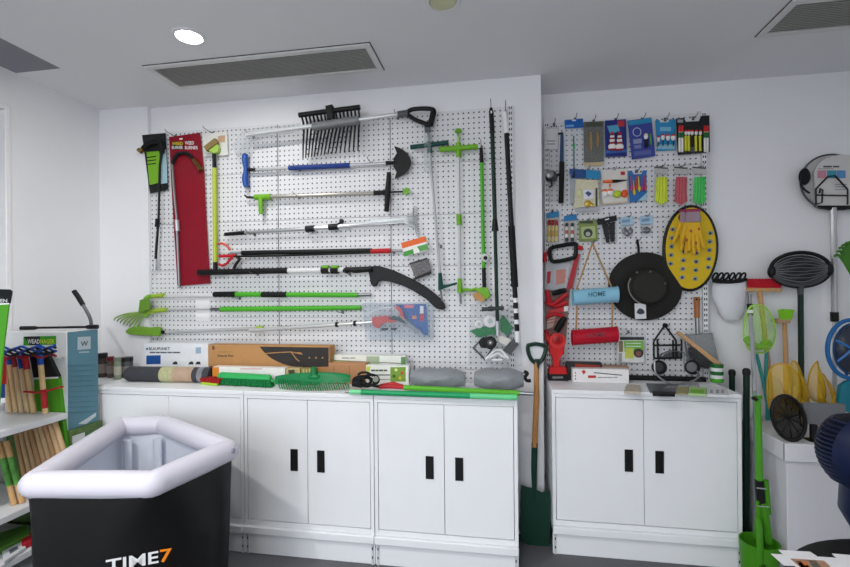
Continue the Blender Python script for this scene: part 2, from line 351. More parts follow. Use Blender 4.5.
# --- black bow rake with wrapped pole
t = tool('bow_rake', 'silver D-handled rake with a wide black steel head of long tines', 'rake', 330, 124, .05)
pipe(t, 'pole', [(246,135,D(.115)),(300,127.5,D(.115)),(360,119.5,D(.112)),(400,114,D(.058))], 4.2, 0, M('#d5d8da', .3, .35))
poly(t, 'plastic_wrap', [(232,146),(243,129),(262,127),(300,123),(300,130),(262,137),(250,140),(246,152),(236,156)], D(.075), .03, clear(a=.25), .004)
pipe(t, 'pole_wrap', [(313,127),(336,123.5),(359,120)], 8.5, D(.118), M('#85888b', .3, alpha=.75, bump=.6))
pipe(t, 'rake_bar', [(299,115.2),(328,111.3),(360,107.2)], 5, D(.075), BLK)
poly(t, 'socket', [(325,105.5),(332,104),(334,118),(336,121),(327,123)], D(.095), .04, BLK, .004)
for k in range(16):
    u = k/15; xt, yt = 301.5+57*u, 116-8*u; xm, ym = 304+55*u, 129-4*u; xb, yb = 303+55*u-4.5*math.sin(math.pi*u), 158.5-7.5*u
    pipe(t, 'tine', [(xt,yt,D(.075)),(xt*.5+xm*.5+.6,(yt+ym)/2,D(.095)),(xm,ym,D(.10)),((xm+xb)/2-.2,(ym+yb)/2,D(.085)),(xb,yb,D(.05))], [2,2,2,1.8,1.2], 0, BLK, 6)
h = pipe(t, 'handle_collar', [(398,114.4),(408,113.4)], [6.5,7], D(.055), M('#55585b', .4))
MB().loop([P(x, y, D(.055)) for x, y in spline([(406,113.5),(411,109.8),(421,108.6),(431,109),(434,111.5),(433,118),(430.5,124.5),(425,123.5),(414,119),(406,113.5)], 4)[:-1]], .0145, 8).obj('grip', BLK, t)
pipe(t, 'grip_bar', [(433.5,111),(430,125)], 5.5, D(.055), BLK)
# --- blue half moon edger
t = tool('lawn_edger', 'half-moon lawn edger with blue T-grip and blue sleeved shaft', 'edger', 320, 167, .03)
pipe(t, 'grip', spline([(245.4,154),(245,161),(246,169.5),(245,178),(246.4,187)], 3), [4.5,6,6.4,6,5.6,5,4.8,5,5.6,6,6.2,6,4.8], D(.04), M('#1f4f9f', .4))
pipe(t, 'ferrule', [(247,169.8),(256,169.8)], [3,3.6], D(.04), BLK); pipe(t, 'shaft', [(254,170),(290,168),(350,165.2),(387,163.2)], 3.2, D(.04), M('#c9ccd0', .3, .5)); pipe(t, 'sleeve', [(289,168.1),(350,165.2)], 5, D(.04), M('#1c3b86', .45))
pipe(t, 'socket', [(386,163.2),(397,162.4)], [4.4,2.6], D(.04), BLK)
poly(t, 'blade', spline([(394,146),(402,149),(408.5,155),(410.8,162.5),(408,170),(402,175.5),(394.5,179)], 3)+[(396.5,172),(393.5,167),(393.5,158.5),(396.8,153)], D(.045), .007, BLK)
# --- weed puller with green pistol grip
t = tool('weed_puller', 'grey weed puller with lime pistol grip and black T-foot', 'weed puller', 320, 195, .03)
pipe(t, 'hook_tip', [(244.5,195),(247,197.3),(258,197.6)], [1.5,2.4,2.6], D(.04), M('#444648', .4, .6)); pipe(t, 'body', [(255,197.3),(271,196.8)], [5.5,6], D(.04), LIME); pipe(t, 'pistol_grip', [(260.5,197),(260.8,214)], [5,4], D(.05), LIME, flat=.8)
pipe(t, 'shaft', [(270,196.8),(378,193)], 3.8, D(.04), M('#a7a49d', .35, .5)); pipe(t, 'socket', [(374,193),(388,192.4)], 4.6, D(.04), BLK)
pipe(t, 'foot_bar', [(389,172.5),(388.6,180),(387.6,192),(387,205),(386.3,211.5)], [4.5,5,6,5,4.5], D(.045), BLK); pipe(t, 'push_rod', [(388,192.2),(403,191.6)], 1.8, D(.04), BLK)
c = P(406, 191, D(.045)); r = 4.6*S(c)
MB().prism([c+V((math.cos(a)*r*(1 if k % 2 else .55), 0, math.sin(a)*r*(1 if k % 2 else .55))) for k, a in enumerate([2*math.pi*j/12 for j in range(12)])], (0,.014,0)).obj('star_knob', LIME, t)
# --- folded telescopic leaf rake
t = tool('folding_leaf_rake', 'silver telescopic leaf rake with its wire tines folded', 'rake', 320, 227, .03)
pipe(t, 'grip', [(225,234.4),(245,232.6)], [3.6,4.2], D(.04), BLK); pipe(t, 'pole', [(244,232.6),(310,228.6)], 3.4, D(.04), SIL); pipe(t, 'outer_pole', [(308,228.8),(405,221.4)], 4.4, D(.04), M('#cfd2d5', .3, .5))
for a, b in (((306,229),(314.5,228.4)), ((329,227.3),(338,226.6))): pipe(t, 'slider', [a, b], 6.4, D(.04), BLK)
puck(t, 'slider_knob', 342, 221.5, 2.3, D(.04), .02, BLK); pipe(t, 'slider_rod', [(336,225),(342,222)], 2, D(.045), BLK)
for k in range(12):
    u = k/11; ye = 206+29*u
    pipe(t, 'tine', [(343,225.2,D(.045)),(380,219.5+5*u,D(.05)),(404,218.2+4.5*u,D(.05)),(412.5+2*u,(ye+219)/2,D(.045)),(414+2.5*u,ye,D(.035)),(418+1.5*u,ye+2.5,D(.028))], .9, 0, M('#9ea3a5', .35, .7), 5)
# --- reach grabber
t = tool('reach_grabber', 'black reach grabber with red jaws and a red grip section', 'grabber', 310, 253, .03)
pipe(t, 'jaw', spline([(233,256),(228,262),(223,265.5),(218,264)], 4), [2,2.4,2.6,2.6,2.6,2.6,2.6,2.6,2.6,2.4,2.2,1.8,1.5], D(.045), RED, 8); pipe(t, 'jaw', spline([(230,250),(227,246),(222,243.4),(218,244)], 4), 2.3, D(.045), M('#d2564a', .4), 8)
pipe(t, 'jaw_sleeve', [(219,256.4),(236,255.6)], 3, D(.045), RED); pipe(t, 'trigger', spline([(236,256),(239.5,259),(236,264),(234,268.5)], 3), 3, D(.045), BLK, 8)
pipe(t, 'link', [(230,253.4),(243,252.4)], 2.6, D(.045), SIL); pipe(t, 'tube', [(242,253),(372,250.6)], 4.8, D(.045), BLK); pipe(t, 'lower_rod', [(234,256.5),(280,255.8),(372,252.6)], 2, D(.05), BLK)
pipe(t, 'red_section', [(371,251.4),(391,250.6)], [4.8,5], D(.047), RED); pipe(t, 'end_rod', [(390,250.8),(418,250)], 2.8, D(.045), SIL)
# --- two small packets
t = tool('seed_packet', 'small orange and green packet tilted beside the grabber end', 'packet', 414, 246, .03)
c = poly(t, 'pouch', [(401,243),(425.5,236),(428.5,250),(404,257)], D(.06), .008, M('#f0efe9', .4), .002); poly(c, 'orange_print', [(401,243),(425.5,236),(426.6,241.5),(402.4,248.5)], D(.061), .0008, M('#ea6a23', .45)); poly(c, 'green_print', [(403.2,252),(413,249),(414,253.8),(404,256.6)], D(.061), .0008, M('#3f9b3a', .45)); poly(c, 'green_leaf_print', [(417,246.5),(427.4,243.6),(428.3,249.4),(420,251.6)], D(.061), .0008, M('#59a054', .45))
t = tool('netting_packet', 'small clear packet of dark netting below the orange packet', 'packet', 420, 268, .03)
poly(t, 'pouch', [(409,263),(427,257.5),(431.5,271),(415,277.5)], D(.05), .012, M('#6d6a6c', .25, alpha=.7, bump=.9, scale=60), .003); poly(t, 'header_strip', [(413,278),(431,271),(431.6,273.5),(414,280.5)], D(.052), .006, BLK); poly(t, 'edge_print', [(409,263),(427,257.5),(427.5,259.3),(409.5,264.8)], D(.0515), .002, M('#3d3640'))
# --- pole saw
t = tool('pole_saw', 'telescopic pole saw with a curved black sheathed blade', 'pole saw', 300, 271, .04)
pipe(t, 'grip', [(198.5,272.5),(288,270.6)], 6, D(.055), BLK); pipe(t, 'pole', [(287,270.7),(346,269.6)], 5, D(.055), M('#e6e7e8', .35))
for x in (322, 331.5): k = pipe(t, 'clamp', [(x,269.8),(x+7,269.6)], 8.6, D(.055), BLK); pipe(k, 'clamp_lever', [(x,267),(x+6.5,266.8)], 3.4, D(.075), LIME)
pipe(t, 'joint', [(343.5,270),(347,270.4),(350,269.6),(354,270.2),(372,269)], [5,7,5,6.5,5.5], D(.055), BLK)
poly(t, 'blade_sheath', spline([(367,267),(375,265.8),(381,266.6),(394,270.6),(406,276),(419,282.4),(431,290.5),(440,298),(445,304.6)], 2)+[(445.4,308),(443,310),(436,308.4),(426,299),(413,290.6),(402,285.4),(392,282.2),(383,280.4),(378.4,281.6),(376.6,286),(372.8,286.8),(370.4,283.6),(369,275)], D(.048), .014, BLK, .005)
# --- price tags
for x0, y0, x1, y1, lb in ((195.5,299,209.5,321,'white price tag on the pegboard under the hoe pole'),): tag(poly(None, 'price_tag', rectp(x0,y0,x1,y1), D(.004), .002, M('#efeff0', .5)), lb, 'tag')
# --- hoe, fork, trowel with poles
def socket(t, pts, w): return pipe(t, 'socket', pts, w, D(.04), M('#9dbb3a', .45))
t = tool('garden_hoe', 'green-headed garden hoe with black gripped bright green pole', 'hoe', 260, 295, .03)
poly(t, 'blade', [(139.5,300),(148.6,297.5),(149.8,309.6),(138,312.6)], D(.088), .012, M('#669330', .45), .003); pipe(t, 'neck', [(145,299,D(.075)),(148,296.6,D(.055)),(152,296,D(.04))], 4, 0, LIME)
socket(t, [(149.5,296.4),(163.8,295.4)], [4,4.8]); pipe(t, 'shaft', [(163,296.6),(215,297)], 2.2, D(.04), M('#d9dbdc', .3, .4)); pipe(t, 'grip', [(214,294.4),(236,294.2)], [5.4,6], D(.04), BLK); pipe(t, 'pole', [(235,294.3),(358,295)], 5, D(.04), GRN); pipe(t, 'grip', [(262,294.5),(287,294.7)], 5.8, D(.04), BLK); pipe(t, 'tip', [(357,295),(371,294.4)], 3.6, D(.04), STEEL)
t = tool('cultivator_fork', 'green cultivator fork head on a plain bright green pole', 'garden fork', 260, 309, .03)
for k in range(8):
    u = k/7; ex, ey = 115+22*u, 319+8.5*u; mx, my = 128+14*u, 313.5+4*u
    pipe(t, 'tine', spline([(148,311.5,D(.04)),(mx,my,D(.05)),(ex+1,ey-1.4,D(.055)),(ex-1,ey+1.5,D(.045))], 3), [1.6]*7+[1.4,1.2,1], 0, M('#86a653', .45), 6)
poly(t, 'palm', [(142,311),(149,309.6),(150.5,313.5),(146,318),(139,315)], D(.05), .014, M('#7fae35', .45), .003)
socket(t, [(149,312),(158,310.4),(167,309.6)], [4,4.6,4.2]); pipe(t, 'shaft', [(166,310),(212,309.2)], 1.9, D(.04), M('#c9cccd', .3, .5)); pipe(t, 'tip', [(211,309.2),(222,309.2)], 3.4, D(.04), STEEL); pipe(t, 'pole', [(221,309.3),(361,307.6)], 5, D(.04), GRN)
t = tool('hand_trowel', 'long-handled trowel with a rounded green scoop', 'trowel', 200, 330, .03)
poly(t, 'scoop', spline([(125,331.4),(129,327.8),(137,326.6),(148,327.6),(158.5,327),(159.5,331.5),(158.5,336),(147,335.8),(135,335),(127,333.8),(125,331.4)], 3)[:-1], D(.065), .03, M('#6f9e30', .45), .008)
pipe(t, 'joint', [(158,332),(166,332.2)], [4,3.2], D(.04), BLK); pipe(t, 'pole', [(165,332.2),(257,328.2)], 3.2, D(.04), M('#c9cbcd', .35, .4)); pipe(t, 'end_cap', [(256,328.2),(263,327.9)], 4, D(.04), M('#9dbb3a', .45))
t = tool('tree_pruner', 'silver pole pruner with a red cutting head in a clear blue-carded bag', 'pruner', 380, 323, .03)
pipe(t, 'pole', [(250,330.4,D(.062)),(374,322.2,D(.062))], 3.8, D(.062), M('#d0d2d4', .3, .4))
for x, y in ((337,324.6),(355,323.5)): pipe(t, 'collar', [(x-1.2,y),(x+1.2,y)], 5.4, D(.062), BLK)
poly(t, 'head', [(371.8,317),(388,316),(397,322),(382.6,323.3),(378,328.5),(374,327),(371.8,322.3)], D(.075), .025, M('#cc3a2a', .4), .003); poly(t, 'lever', spline([(394.4,306.3),(398.5,306.4),(401.5,309.5),(405,319.5)], 3)+[(401.5,317.6),(399,312),(396,308.5)], D(.07), .014, M('#cf4530', .4))
poly(t, 'cutting_blade', [(388,318.5),(393,315.7),(399.6,317),(407,324),(400.5,322),(395,319.8)], D(.085), .008, BLK); poly(t, 'counter_blade', [(404,319.5),(420,330.5),(419.5,333.5),(415,333.8),(412,330),(402.4,324)], D(.08), .008, M('#77797c', .35, .6)); pipe(t, 'cord', spline([(370,312),(380,309),(392,307)], 4), 1.2, D(.07), WHT, 6)
c = poly(t, 'backing_card', [(395,304.4),(426,304),(428,335),(425,335.5),(405,317.6)], D(.03), .003, M('#2b5aa6', .45)); poly(c, 'red_label', rectp(404,304.8,413.5,308), D(.031), .0008, M('#e07080')); poly(c, 'white_label', rectp(420,306,423.5,313.5), D(.031), .0008, WHT); poly(c, 'red_mark', rectp(420,314,424,321), D(.031), .0008, RED); poly(c, 'orange_mark', rectp(412,315.6,416.5,319), D(.031), .0008, M('#d88a4a'))
poly(t, 'goggle_lens', [(380.6,328.4),(388,327.8),(388,330),(382,331)], D(.06), .004, BLK); poly(t, 'goggle_lens', [(390.4,327.8),(397.4,327.8),(396,330.4),(391,330)], D(.06), .004, BLK)
poly(t, 'plastic_bag', [(362,303),(432,302.5),(432.6,340),(366,340.5)], D(.092), .07, clear('#a4b7c8', a=.27), .006)
# --- T-handled weeders
t = tool('stand_up_weeder', 'silver weeder with a dark teal T-handle and step', 'weeder', 435, 215, .03)
pipe(t, 'handle', [(410.5,147.3),(429,145),(448.4,142.4)], 4.6, D(.055), TEAL); pipe(t, 'hanger_cap', [(427,124),(428,132)], 6, D(.045), BLK); pipe(t, 'stem', [(428,130),(429.5,146)], 2.2, D(.05), STEEL); pipe(t, 'hub', [(429,142),(429.8,153)], 5, D(.05), TEAL)
pipe(t, 'pole', [(429.7,152,D(.05)),(440.3,276,D(.066))], 2.7, 0, M('#c6c9cc', .3, .5)); poly(t, 'plastic_sleeve', [(424,127),(431,127),(431,160),(428,173),(424,171)], D(.075), .03, clear(a=.3), .003)
pipe(t, 'foot_socket', [(440,273),(440.8,289.5)], [4,5.4], D(.066), TEAL); pipe(t, 'step', [(441,287.5),(449,285.4),(457,283.2)], [3.8,2.8,2], D(.07), TEAL); pipe(t, 'tine', [(440.6,288),(442,301)], 2, D(.066), STEEL)
t = tool('stand_up_weeder', 'silver weeder with a ribbed lime T-handle and top knob', 'weeder', 459, 215, .03)
pipe(t, 'handle', [(439,149.6)]+[(440+3.6*k, 149.5-.27*k) for k in range(11)]+[(478,146.4)], [4]+[5.6,4.8]*5+[5.6,4], D(.055), LIME); blob(t, 'knob', 458.2, 131, 7.4, 5.4, D(.05), .035, LIME); pipe(t, 'stem', [(458.2,132),(458.4,148)], 3, D(.05), M('#9bc47a', .4)); pipe(t, 'hub', [(458.4,143),(458.6,157)], 5.4, D(.05), LIME)
pipe(t, 'pole', [(458.5,156),(460,281)], 2.9, D(.05), M('#ccced0', .3, .5)); pipe(t, 'collar', [(458.9,214.5),(459.2,225)], 5.4, D(.05), LIME); pipe(t, 'foot_socket', [(459.6,278.5),(460,293)], [4.2,5.6], D(.05), LIME); pipe(t, 'step', spline([(460,291),(466,289.6),(472,290),(477,288.4)], 3), 3.2, D(.04), LIME); pipe(t, 'tine', [(460.2,291),(460.8,304)], 2, D(.05), STEEL)
t = tool('weed_brush', 'weed brush with bright green pole, black grips and tan bristles', 'weed brush', 482, 220, .03)
pipe(t, 'grip', [(481.2,148),(481.6,163)], [3.4,4.4], D(.05), BLK); pipe(t, 'pole', [(481.6,162),(483.6,269)], 3.8, D(.05), GRN); puck(t, 'clamp', 485.4, 258, 4.2, D(.05), .025, M('#cfd3cf', .4)); puck(t, 'clamp_nut', 485.4, 258, 2, D(.076), .006, BLK); pipe(t, 'lower_grip', [(483.7,268),(484.4,289)], 4.2, D(.05), BLK)
poly(t, 'bristles', [(472,294.5),(479,291),(486,298),(483,302),(475,299.5)], D(.085), .025, M('#b98f5a', .9, bump=.9)); poly(t, 'brush_head', spline([(475,290),(480,287.6),(486,287.4),(489.5,291.5),(490,296.5),(486,299),(481,294)], 3), D(.09), .035, LIME, .005)
t = tool('extension_pole', 'dark green telescopic pole with black loop-topped grip, hung upright', 'pole', 494, 220, .03)
pipe(t, 'top_loop', [(491,108),(491.4,114)], [3,5], D(.135), BLK); pipe(t, 'hang_hole', [(491.3,111),(491.4,113.4)], 1.7, D(.148), WHT, 6); pipe(t, 'grip', [(491.3,112),(492.3,133)], 5, D(.135), BLK); pipe(t, 'pole', [(492.2,132),(495,221)], 4.4, D(.135), DGRN); pipe(t, 'lock_collar', [(494.8,219),(495.1,231)], [5,7.4], D(.135), BLK); pipe(t, 'inner_pole', [(495,230),(497.4,322)], 3.8, D(.135), DGRN)
pipe(t, 'cross_bar', [(481.8,309.4),(487,309),(489,308.8),(492,308.8),(494,308.6),(504,308)], [4.6,4,5.4,5.4,4,4], D(.138), M('#3a3d40', .4)); pipe(t, 'tip', [(497.4,321),(498,336)], 4, D(.135), SIL)
t = tool('extension_pole', 'black and white pole with striped lower end, hung upright', 'pole', 511, 220, .03)
pipe(t, 'top_sleeve', [(504.6,112),(506.6,133.5)], [4.6,5.2], D(.135), M('#e9eaec', .4)); pipe(t, 'pole', [(506.5,133),(511.6,228)], 5, D(.135), BLK); pipe(t, 'grip', [(511.4,226),(514.8,287)], [6.8,7.2], D(.135), BLKR); pipe(t, 'inner_pole', [(514.6,286),(515.4,298)], 5, D(.135), BLK)
pipe(t, 'striped_end', [(515.2,297),(517.6,342)], 4.6, D(.135), WHT)
for a, b in ((302.5,308.5),(313,319.6),(324,331)): pipe(t, 'black_band', [(515.2+(a-297)*.053,a),(515.2+(b-297)*.053,b)], 5, D(.135), BLK)
# --- bag of gutter cleaning heads
t = tool('cleaning_kit', 'clear bag of green pads, black wheel and cleaning pole heads', 'cleaning kit', 495, 335, .03)
G2 = M('#1f7d45', .9, bump=.7)
poly(t, 'scrub_pad', [(470,331),(478.4,337.6),(496,334),(495,327.6),(482,326.6)], D(.05), .018, G2, .002); poly(t, 'scrub_pad', [(503.5,315),(512.9,327.6),(507.7,336.4),(500,330),(500,320)], D(.05), .018, G2, .002)
for x, y, r in ((479,324,4.2),(490,321,6.4)): k = puck(t, 'white_disc', x, y, r, D(.052), .012, WHT); puck(k, 'disc_centre', x, y, r*.4, D(.065), .003, M('#bfc4c2'))
MB().loop([P(x, y, D(.05)) for x, y in ((473.4,347.7),(483.4,337.7),(492,348.6),(485,359.5))], .008, 6).obj('pad_frame', M('#3a3a3d', .6), t); poly(t, 'dark_pad', [(513.6,338.5),(518.8,344.4),(510,355.4),(502.8,350)], D(.05), .015, M('#4a474a', .8), .002)
poly(t, 'bracket', [(497,334),(503,336),(511,340),(506.5,346),(499,342)], D(.126), .006, M('#d6d2cc', .5), .002)
puck(t, 'wheel', 484.5, 342.6, 5.4, D(.118), .02, BLK); k = puck(t, 'wheel', 490.3, 342.6, 6.3, D(.13), .022, BLK); puck(k, 'hub', 490.3, 342.6, 2.8, D(.153), .004, M('#5a5a5c')); puck(k, 'axle', 490.3, 342.6, 1, D(.158), .003, WHT)
for a, b in (((485.5,359.5),(495,350)),((495,350),(501,350)),((501,350),(508.5,358.6)),((489,358),(498,353)),((498,353),(505,358)),((492,360),(502,360))): pipe(t, 'white_arm', [a, b], 2.6, D(.122), WHT, 6)
poly(t, 'plastic_bag', [(470,304),(500,312),(519,304),(523,366),(468,366)], D(.116), .1, clear(a=.13), .006)
# --- hooks in view on the long board
for x, y, w in ((176,136.5,'holding the red weed burner card'),(213,133.5,'holding the yellow weed brush card'),(254,137,'under the plastic wrapped end of the rake pole'),(325,126,'carrying the black rake behind its head'),(372,163.5,'under the blade end of the blue edger'),(398,118,'under the collar of the rake D-grip'),(300,169.5,'under the blue sleeve of the edger'),(300,197,'under the grey weed puller shaft'),(255,234.5,'under the folding leaf rake near its grip'),(394,252,'at the end of the reach grabber'),(258,274,'under the black grip of the pole saw'),(350,274,'under the joint of the pole saw'),(441,246.5,'hanging empty between the two silver weeders'),(240,298,'under the hoe pole at its first grip'),(343,312,'under the green cultivator pole'),(481.6,147.5,'holding the green weed brush pole'),(491.3,111.5,'holding the dark green extension pole'),(505.4,113,'holding the white-topped striped pole'),(459,139,'behind the knob of the lime weeder'),(429,137,'behind the stem of the teal weeder'),(500,308,'above the bag of cleaning pole heads')):
    hook(x, y, YL-.001, w, .15 if 'extension' in w or 'striped' in w else .1)
# ================================================================ fishing tackle and bits on the board in the recess
def E(d): return YR - d
TG = 'fishing tackle packets on the pegboard'
def pk(name, label, quad, d, mat, prints=(), th=.006, cat='packet', group=TG, bag=None):
    cx = sum(p[0] for p in quad)/len(quad); cy = sum(p[1] for p in quad)/len(quad)
    t = thing(name, label, cat, P(cx, cy, E(d)), group)
    c = poly(t, 'card', quad, E(d), th, mat, .001)
    for n, pts, m in prints: poly(c, n, pts, E(d+.0012), .0011, m)
    return t, c
def bobber(t, x, y, w, h, d, top, bot):
    k = blob(t, 'float', x, y, w, h, E(d), .018, bot)
    c = P(x, y-h*.28, E(d)); s = S(c); MB().ell(c, (w*s*.47, .0088, h*s*.26)).obj('float_top', top, k); return k
W2 = M('#ecebe7', .35); REDF = M('#d3242c', .35); ORG = M('#f0703a', .4); LB = M('#3f8fc4', .45)
# rod and reel
t = thing('fishing_rod_set', 'short blue fishing rod and reel on a clear grey card beside the wall corner', 'fishing rod', P(555, 165, E(.02)))
c = poly(t, 'card', [(545.5,127),(559,126.5),(559,202),(545.5,202)], E(.012), .003, M('#cfd0d2', .3, alpha=.14)); poly(c, 'label', rectp(545.5,129,558,149), E(.014), .001, M('#d7d8da'))
for y in (140.5, 143.5): poly(c, 'print_line', rectp(547,y,555,y+.9), E(.0152), .001, M('#77787c'))
pipe(t, 'tip_guide', [(558,134),(563,133)], 2, E(.04), BLK); pipe(t, 'rod', [(562,134),(561.6,160),(561,203)], [3,3.8,4.6], E(.04), M('#24466f', .4)); pipe(t, 'grip', [(561.8,162),(561,203)], 5, E(.041), BLKR)
k = puck(t, 'reel', 551, 177, 5.6, E(.03), .035, M('#3b3d40', .35, .5)); puck(k, 'spool', 549.5, 174.5, 4, E(.066), .012, M('#8a8d8f', .3, .7)); pipe(t, 'reel_foot', [(551,177),(561,174)], 2.4, E(.04), BLK); pipe(t, 'crank', [(551,178),(552,186),(549,187)], 1.8, E(.07), BLK)
# float stick in clear bag with blue header
t, c = pk('lure_packet', 'clear packet with bright blue header holding a thin green-collared float', [(564.5,120),(583,118.4),(583.4,127.4),(565,128.4)], .03, M('#1a5fae', .4), [('print', [(566,125),(574,124.4),(574,126.6),(566,127.2)], M('#6aa3d8')), ('hang_hole', rectp(572,119.6,576,121), WHT)])
poly(t, 'pouch', [(565,128),(583,127.4),(582,178),(566,178)], E(.028), .006, clear('#dfe8ec', .14)); pipe(t, 'float_stem', [(573.6,136),(574,168)], 1.4, E(.04), M('#55707a')); pipe(t, 'collar', [(573.8,144),(574,150)], [2.8,1.4], E(.042), M('#3aa06a', .4)); pipe(t, 'base', [(574,168),(573.6,178)], [1.6,3.4], E(.04), BLK)
# olive packet
t, c = pk('lure_packet', 'olive and grey packet holding two tan wooden lures', [(583.5,122),(603.6,121),(604,161),(584,162)], .022, M('#5d5c52', .4, var=.3, scale=80), [('print', rectp(586,122,602,127), M('#4b4f40')), ('bottom_edge', [(584,163),(604,162),(604,165),(584,166.5)], M('#c9b68f'))])
for x, hh in ((590.5,19),(597.5,15)): pipe(t, 'lure', [(x,132),(x+.2,132+hh/2),(x+.2,132+hh)], [1.6,3,1.6], E(.035), M('#a98450', .5))
poly(t, 'pouch', [(583.7,127),(603.8,126),(604,161),(584,162)], E(.04), .012, clear(a=.1))
# navy card with two bobbers
t, c = pk('bobber_card', 'navy blue card with two red and white bell-shaped bobbers', [(605,120.5),(626,119),(627,156),(605.6,157)], .022, NAVYC, [('pale_print', [(607,126),(618,124.6),(620,131),(610,134)], M('#5aa5c9')), ('red_logo', rectp(617.5,120.6,624.5,126.5), M('#b8323c')), ('wave_print', [(606,150),(627,149),(627,152),(606,153.4)], M('#3d6fb5'))], th=.004)
for x in (612.2, 619.6):
    for j, (yy, w, h) in enumerate(((133.5,3,3.6),(136.6,4.4,4),(140.4,5.4,4.4),(146.6,7.8,6.6))): blob(t, 'float_section', x, yy, w, h, E(.034), .018, W2 if j % 2 else REDF if j == 0 else W2)
    for yy, w in ((134.8,4),(138.6,5.2),(143,6.4),(149.6,7.6)): blob(t, 'float_band', x, yy, w, 2.2, E(.036), .019, M('#a3222c', .4))
# blue-violet blister
t, c = pk('float_packet', 'tilted blue and violet packet with one white-topped black float', [(627.5,120.5),(651.5,117.4),(655.5,156),(632,159.5)], .03, M('#3a4795', .4), [('top_print', [(628,121),(651.5,118),(651.9,122.4),(628.5,125.4)], M('#2c8dbb')), ('grey_panel', [(633,139.5),(641.5,138.5),(642,143),(633.6,144)], M('#8e93b5')), ('grey_panel', [(634,145.5),(641,144.6),(641.5,148),(634.5,149)], M('#7d83ad')), ('grey_panel', [(634,151.5),(651,149.6),(651.4,154),(634.6,156)], M('#5d66a5'))])
MB().loop([P(637+4*math.cos(a), 132+4.2*math.sin(a), E(.031)) for a in [2*math.pi*j/16 for j in range(16)]], .0022, 6).obj('ring', M('#c9d2e2', .3), t)
bobber(t, 646, 136.5, 4, 6, .04, M('#e9c9a0', .4), W2); pipe(t, 'float_stem', [(646,139.5),(646.4,147.5)], 3, E(.04), BLK); pipe(t, 'green_stem', [(650.3,134),(650.8,145)], 1.8, E(.038), M('#4e9a52'))
# blue card with four red/white floats
t, c = pk('bobber_card', 'light blue notched card with four small red and white bobbers', [(655.4,120.5),(659,119.4),(660.5,122.5),(668.5,122),(669.6,119.2),(675.5,119),(675.8,150),(657.4,151)], .018, M('#2f8cc0', .4), [('white_print', rectp(660,127,671,131), M('#7fb7d8')), ('bottom_print', rectp(658,144.5,675,149), M('#8fbfd2'))], th=.004)
for x, y, s_ in ((658.6,139,3),(663,137,3.6),(668,137.4,4),(673.4,137.4,4.8)): bobber(t, x, y, s_, 6.4, .03, REDF, W2); pipe(t, 'float_stem', [(x,140),(x,146)], 1, E(.028), BLK, 6)
# black card with nine floats
t, c = pk('float_card', 'large black notched card with a row of red, white and yellow floats', [(676,118.5),(684,117.6),(686,121.6),(699,121),(701,116),(709.5,115.2),(710,152),(678,155)], .03, M('#222426', .4), [('badge', rectp(677.6,119.5,683,122.4), M('#9aa5ad')), ('print', [(690,147),(697,146.6),(697,152),(690,152.4)], M('#55585c'))], th=.005)
for x in (679.5, 682.2, 704.8, 707.4):
    pipe(t, 'float', [(x,126.5),(x+.1,152)], 2.2, E(.04), W2, 8); pipe(t, 'float_tip', [(x,126),(x,132)], 2.4, E(.04), REDF, 8); pipe(t, 'float_band', [(x,132.5),(x,138)], 2.5, E(.04), M('#2d6b3a'), 8)
for i, x in enumerate((686, 689, 692.2, 696.2, 700.4)):
    blob(t, 'float', x, 132.8, 2.8, 5, E(.04), .014, W2); blob(t, 'float_top', x, 131, 2.6, 2.6, E(.041), .014, REDF)
    if i != 2: pipe(t, 'float_stem', [(x-.4,136),(x-.2,151)], 2.4, E(.04), M('#d3d32c', .4), 8)
# second row
t, c = pk('lure_packet', 'narrow packet of silver foil strips with dark blue header', [(569.5,170),(577,169),(577,203),(570,204)], .045, M('#b9bec4', .2, .7, var=.5, scale=160), [('header', [(569,168.6),(586,169.6),(586,178),(571,178.6)], M('#2a4d86'))])
t, c = pk('lure_packet', 'cream packet with turquoise header holding small gold lures', [(575.5,179),(598,180),(599.5,206),(574,208)], .06, M('#cfcbae', .4, var=.25, scale=70), [('turquoise_header', [(586,170),(600.5,170.5),(600.5,179),(586,178.6)], M('#2a86b8')), ('picture', [(583,190),(593,189.6),(593.6,198.4),(584,199)], M('#dfe2ee')), ('dark_edge', [(595.5,188),(597.5,188),(597.5,206),(595.5,206)], M('#3a3d3c'))])
poly(c, 'fish_print', [(585,193),(588,191),(592,193.4),(588.6,196.6)], E(.0625), .001, M('#3f4f78')); blob(t, 'gold_lure', 588, 203.6, 7, 6.4, E(.068), .012, M('#c9a545', .3, .6)); blob(t, 'pale_lure', 580, 193, 4.5, 9, E(.066), .01, M('#cdd59a', .4)); blob(t, 'gold_lure', 592, 205, 4, 4, E(.066), .01, M('#d8b858', .3, .6))
poly(t, 'bottom_seal', [(575,209),(599,207),(599,210),(575,212)], E(.06), .003, M('#aeb0b8', .4))
t, c = pk('bobber_card', 'white card with an orange pencil float and three round bobbers', [(601,171),(627,168.4),(627.6,202.6),(602.5,205)], .03, M('#dcd9d2', .45), [('red_logo', rectp(620.6,171.5,625,175), M('#b52a38')), ('edge_print', [(602.3,203.4),(627.5,201),(627.6,202.6),(602.5,205)], M('#c9b9a4'))], th=.004)
pipe(t, 'pencil_float', [(603,181.6),(612,181.4)], [2.6,3.4], E(.04), ORG); pipe(t, 'float_stem', [(611,181.4),(616,181.2),(627,180)], [3,3.2,.8], E(.04), BLK)
for x, y, a, b in ((604.8,193.2,ORG,W2),(610.6,192.6,ORG,W2)): bobber(t, x, y, 5.8, 7.6, .042, a, b)
blob(t, 'bobber', 617.3, 194, 7.4, 7.6, E(.042), .03, M('#b9d432', .4)); blob(t, 'bobber', 624.6, 193.6, 6.6, 8, E(.042), .03, M('#e25a34', .4)); pipe(t, 'bobber_stem', [(610,187),(610,184)], 1.6, E(.042), ORG, 6)
